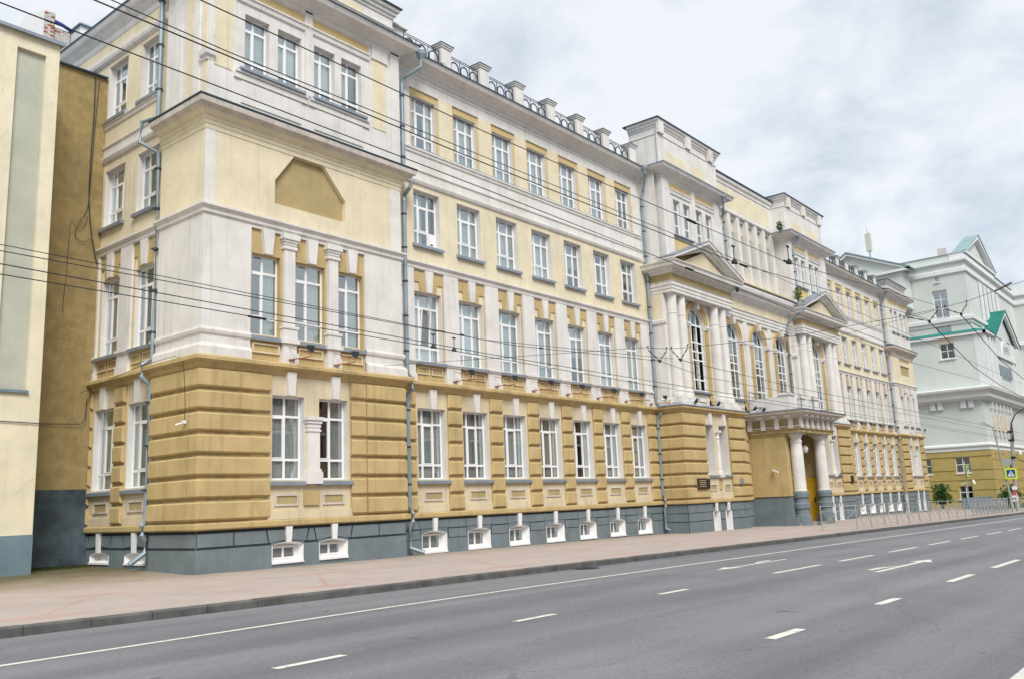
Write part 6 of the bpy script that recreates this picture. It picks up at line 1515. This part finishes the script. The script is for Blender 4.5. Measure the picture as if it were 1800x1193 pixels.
# crossing sign on a leaning pole
SX, SY = 80, 14.45
sg = thing('crossing_sign_post', 'leaning grey pole with yellow-framed blue pedestrian crossing sign', 'road sign', (SX, SY+.2, zpave(SX, SY)))
mb = MB(); mb.tube([(SX, SY+.1, zpave(SX, SY)-.1), (SX, SY+.35, 2.6), (SX, SY+.75, 6.1)], [.09, .075, .055], 10); part('pole', mb, 'steel', sg)
mb = MB(); q = (SX, SY+.75, 6.05)
for dx, dy in ((-.9, .5), (.9, -.5), (-.5, .9), (.3, .7)): mb.tube([q, (q[0]+dx, q[1]+dy, 6.5)], .03, 6)
part('pole_bracket', mb, 'steel', sg)
def signface(root, cx, cy, cz, w, rz=0.0):
    """square warning-yellow board, blue field, white triangle, black walking figure"""
    def at(mbx, poly, v0, v1, m_, nm):
        ca, sa = math.cos(rz), math.sin(rz)
        F = lambda u, v, z: (cx+u*sa*0+v*(-1)*1.0, cy-u, cz+z)     # board faces -X (down the street)
        mbx.slab(lambda u, v, z: (cx-v, cy-u, cz+z), poly, v0, v1)
    h = w/2; P = lambda s: [(-s, -s), (s, -s), (s, s), (-s, s)]
    mb = MB(); at(mb, P(h), 0, .03, 0, 0); b = part('sign_board', mb, 'lemon', root)
    mb = MB(); at(mb, P(h*.70), .03, .036, 0, 0); link('sign_field', mesh('sign_field', mb, 'sblue'), b)
    mb = MB(); at(mb, [(-h*.60, -h*.52), (h*.60, -h*.52), (0, h*.56)], .036, .042, 0, 0); link('sign_triangle', mesh('sign_triangle', mb, 'swhite'), b)
    mb = MB(); s = h*.9
    n = 10; at(mb, [(.0+.06*s*math.cos(2*PI*k/n), .26*s+.06*s*math.sin(2*PI*k/n)) for k in range(n)], .042, .046, 0, 0)
    for (x0, y0, x1, y1, t) in ((0, .20, -.02, -.06, .055), (-.02, -.06, .16, -.42, .04), (-.02, -.06, -.15, -.42, .04), (0, .17, .16, -.02, .03), (0, .17, -.15, .0, .03)):
        d = Vector((x1-x0, y1-y0)).normalized(); nn = Vector((-d.y, d.x))*t
        at(mb, [((x0-nn.x)*s, (y0-nn.y)*s), ((x0+nn.x)*s, (y0+nn.y)*s), ((x1+nn.x)*s, (y1+nn.y)*s), ((x1-nn.x)*s, (y1-nn.y)*s)], .042, .046, 0, 0)
    for k in range(3): at(mb, [((-.42+.3*k)*s, -.50*s), ((-.28+.3*k)*s, -.50*s), ((-.28+.3*k)*s, -.46*s), ((-.42+.3*k)*s, -.46*s)], .042, .046, 0, 0)
    link('sign_figure', mesh('sign_figure', mb, 'black'), b)
signface(sg, SX-.12, 14.34, 2.3, .86)
mb = MB(); mb.lathe([(.0, 0), (.3, 0), (.3, .03), (0, .03)], 0, 0, 20); o = link('round_sign_back', mesh('round_sign_back', mb, 'steel'), sg, (SX+.1, 14.5, 3.25)); o.rotation_euler = (0, PI/2, .25)
# second crossing sign, seen almost edge-on
s2 = thing('crossing_sign_post', 'slim pole with a crossing sign seen nearly edge-on before the olive wall', 'road sign', (76.4, 16.9, zpave(76.4, 16.9)))
mb = MB(); mb.tube([(76.4, 16.9, -.8), (76.4, 16.85, 3.4)], .045, 8); part('pole', mb, 'steel', s2)
mb = MB(); mb.box(75.9, 76.7, 16.62, 16.66, 2.22, 3.02); b = part('sign_board', mb, 'lemon', s2); m2 = MB().box(76.0, 76.6, 16.60, 16.62, 2.32, 2.92); link('sign_field', mesh('sign_field', m2, 'sblue'), b)
m2 = MB(); m2.slab(FR(16.595), [(76.05, 2.4), (76.55, 2.4), (76.3, 2.85)], 0, .005); link('sign_triangle', mesh('sign_triangle', m2, 'swhite'), b)
mb = MB(); mb.tube([(76.3, 16.3, 1.6), (76.35, 16.4, 1.9)], .09, 8); mb.tube([(76.4, 17.3, 1.62), (76.4, 16.85, 1.75)], .04, 6); part('lamp_head', mb, 'swhite', s2)
# concrete street lamp with curved arm
LX, LY = 82, 14.6
lp = thing('street_lamp', 'tall concrete street lamp pole with curved dark arm and cable loops', 'street lamp', (LX, LY, zpave(LX, LY)))
mb = MB(); mb.tube([(LX, LY, -1.0), (LX, LY-.1, 2.5), (LX, LY-.35, 5.6)], [.17, .15, .13], 12); part('pole', mb, 'conc', lp)
mb = MB(); mb.tube([(LX, LY-.33, 4.9), (LX, LY-.38, 5.8), (LX, LY-.42, 6.4), (LX, LY-.8, 7.1), (LX, LY-1.6, 7.55), (LX, LY-3, 7.8)], [.15, .11, .06, .05, .04, .04], 10); part('arm', mb, 'dark', lp)
mb = MB(); mb.box(LX-.25, LX+.25, LY-3.6, LY-3, 7.74, 7.9); part('lamp_head', mb, 'steel', lp)
mb = MB()
for z in (3.6, 5.0, 5.7): mb.tube([(LX, LY-.15-.05*z/3, z-.08), (LX, LY-.15-.05*z/3, z+.08)], .19, 10)
mb.tube([(LX, LY-.3, 3.7), (LX+.1, LY-.9, 3.2), (LX, LY-1.6, 3.5), (LX, LY-2.2, 4.4)], .03, 6); mb.tube([(LX-.05, LY+.1, 3.6), (LX-.1, LY+.0, 2.0), (LX-.1, LY-.2, .6)], .045, 6); part('cable', mb, 'black', lp)
mb = MB(); mb.lathe([(.0, 3.75), (.12, 3.8), (.12, 4.0), (.04, 4.1)], LX, LY-.75, 10); mb.tube([(LX, LY-.2, 4.1), (LX, LY-.75, 4.1)], .03, 6); part('camera_dome', mb, 'swhite', lp)
for k, (z, m_) in enumerate(((1.0, 'swhite'), (.6, 'red'), (.15, 'swhite'))):
    mb = MB(); mb.box(LX-.22, LX-.18, LY-.2+.05*(k % 2), LY+.16, z, z+.3); part('poster', mb, m_, lp)
# striped red and white road-work board leaning at the lamp
rb = thing('striped_board', 'red and white striped board standing at the foot of the lamp pole', 'warning board', (79.2, 14.0, zpave(79.2, 14)))
for k in range(4):
    mb = MB(); z = zpave(79.2, 14)+.75+.16*k; mb.box(79.18, 79.22, 14.08, 14.36, z, z+.16); part('stripe', mb, 'red' if k % 2 else 'swhite', rb)
mb = MB()
for y in (14.03, 14.39): mb.box(79.22, 79.26, y-.02, y+.02, zpave(79, 14), zpave(79, 14)+1.4)
part('leg', mb, 'swhite', rb)

# ------------------------------------------------------------------ plants
def leaves(mb, n, cx, cy, cz, rx, ry, rz_, s):
    for _ in range(n):
        while True:
            p = Vector((random.uniform(-1, 1), random.uniform(-1, 1), random.uniform(-1, 1)))
            if .25 < p.length < 1: break
        k = 1+.25*math.sin(p.x*5+cz)+.2*math.sin(p.z*7+cx)
        c = Vector((cx+p.x*rx*k, cy+p.y*ry*k, cz+p.z*rz_*k)); a = Vector((random.gauss(0, 1), random.gauss(0, 1), random.gauss(0, 1))).normalized(); b = a.cross(Vector((random.gauss(0, 1), random.gauss(0, 1), random.gauss(0, 1)))).normalized(); q = s*random.uniform(.6, 1.3)
        mb.add([c-a*q, c+b*q*.45, c+a*q, c-b*q*.45], [(0, 1, 2, 3)])
def shrub(name, label, x, y, z, r, h, n, s, m='leaf', cat='shrub', trunk=True):
    t = thing(name, label, cat, (x, y, z)); mb = MB()
    for k in range(5):
        a = k*1.3; mb.tube([(x, y, z-.05), (x+.3*r*math.cos(a), y+.3*r*math.sin(a), z+h*.4), (x+.6*r*math.cos(a), y+.6*r*math.sin(a), z+h*.75)], [.03*h, .02*h, .01*h], 5)
    part('stem', mb, 'bark', t); mb = MB(); leaves(mb, n, x, y, z+h*.58, r, r, h*.45, s); part('foliage', mb, m, t); return t
shrub('self_sown_plant', 'leafy green plant sprouting on the cornice beside the centre tower', 53.75, 20.9, 18.1, .22, .75, 200, .07)
shrub('self_sown_plant', 'yellow-green plant sprouting beside the small right pediment above a downpipe', 54.3, 20.4, 13.5, .3, .85, 240, .07, 'leafb')
shrub('self_sown_plant', 'tiny plant growing at the foot of the first roof parapet post', 23.1, 21.7, 18.3, .12, .22, 40, .04, 'leafb')
for i, (x, y, r, h, n, lab) in enumerate(((92.0, 22.7, .75, 2.3, 900, 'dense green bush between the school end and the olive wall'), (96.2, 17.6, .9, 1.9, 900, 'round dark shrub on the lawn in front of the green building'), (97.0, 14.9, .9, 4.0, 1200, 'dark conical conifer at the right edge of the view'))):
    shrub('garden_shrub' if i < 2 else 'conifer', lab, x, y, zpave(x, y), r, h, n, .16, 'leaf')
gm = MB()
for _ in range(9000):
    x = random.uniform(90, 122); y = random.choice((random.uniform(16.6, 19.0),)); z = zpave(x, y); a = random.uniform(0, 6.28); h = random.uniform(.08, .2)
    gm.add([(x-.03*math.cos(a), y-.03*math.sin(a), z), (x+.03*math.cos(a), y+.03*math.sin(a), z), (x+.05*random.uniform(-1, 1), y+.05*random.uniform(-1, 1), z+h)], [(0, 1, 2)])
gr_ = struct('grass', gm, 'grass', 'stuff')
mb = sheet(frange(88, 123, 20), [16.5, 19.04], zpave, .02); struct('lawn', mb, 'grass')
mb = MB(); mb.box(89.5, 97.9, 19.5, 20.4, -1.0, .35); solid('low_wall', mb, 'bluegrey', 'low blue-grey ledge at the foot of the olive side wall', 'wall')
mb = MB()
for _ in range(2600):
    x = random.gauss(11.8, 1.0); y = 27.9-abs(random.gauss(0, .35)); 
    if x > 13.0 or x < 8.8: continue
    if y > 25.9 and x < 10.7: continue
    z = zpave(x, y); a = random.uniform(0, 6.28); h = random.uniform(.015, .05)
    mb.add([(x-.03*math.cos(a), y-.03*math.sin(a), z), (x+.03*math.cos(a), y+.03*math.sin(a), z), (x, y, z+h)], [(0, 1, 2)])
struct('moss', mb, 'mossy', 'stuff')

# ------------------------------------------------------------------ houses across the street (seen only in the glass)
def opposite(x0, x1, H, label, m_, n):
    oh = thing('brick_house', label, 'house', (x0, -12, 0))
    F = lambda u, v, w: (u, -12-v, w)
    hs = [(x, x+1.5, z, z+2.1) for x in frange(x0+2, x1-4, n) for z in frange(1.2, H-3.6, int((H-4.8)/3.4))]
    mb = MB(); wall(mb, F, x0, x1, -1.8, H, hs, depth=.25); part('front', mb, m_, oh)
    mb = MB()
    for h in hs: rect(mb, F, h[0]-.15, h[1]+.15, h[3], h[3]+.25, .0, -.06)
    o = part('window_heads', mb, 'bright', oh); o['kind'] = 'stuff'
    mb = MB(); mb.box(x0, x1, -12.4, -12.3, -1, H); part('window_glazing', mb, 'black', oh)
    mb = MB(); mb.add([(x0-.5, -11.5, H), (x1+.5, -11.5, H), (x1+.5, -18, H+2.5), (x0-.5, -18, H+2.5)], [(0, 1, 2, 3)]); mb.box(x0-.5, x1+.5, -11.6, -11.4, H-.2, H+.05); part('roof', mb, 'roof', oh)
opposite(-12, 93, 13.2, 'long red brick house across the street, mirrored in the ground floor windows', 'facing', 30)
opposite(94, 190, 20.5, 'taller brown brick house across the street, mirrored in the arched windows', 'facing', 26)

# ------------------------------------------------------------------ plants standing behind the ground floor panes
for x, h, lab in ((22.75, .55, 'leafy pot plant behind the glass of the ground floor window beside the downpipe'), (31.95, .8, 'tall pot plant behind the glass of the fifth ground floor window of the wing'), (17.45, .4, 'small pot plant behind the right ground floor window of the near pavilion')):
    yy = 22.36 if x > 20 else 21.96
    t = thing('potted_plant', lab, 'pot plant', (x, yy, 2.6), 'pot plants on the ground floor sills'); mb = MB(); mb.lathe([(.06, 2.6), (.08, 2.74), (.09, 2.75)], x, yy, 10); part('pot', mb, 'brick', t)
    mb = MB(); leaves(mb, 70, x, yy, 2.75+h*.45, .16, .05, h*.45, .05); part('foliage', mb, 'leafb', t)
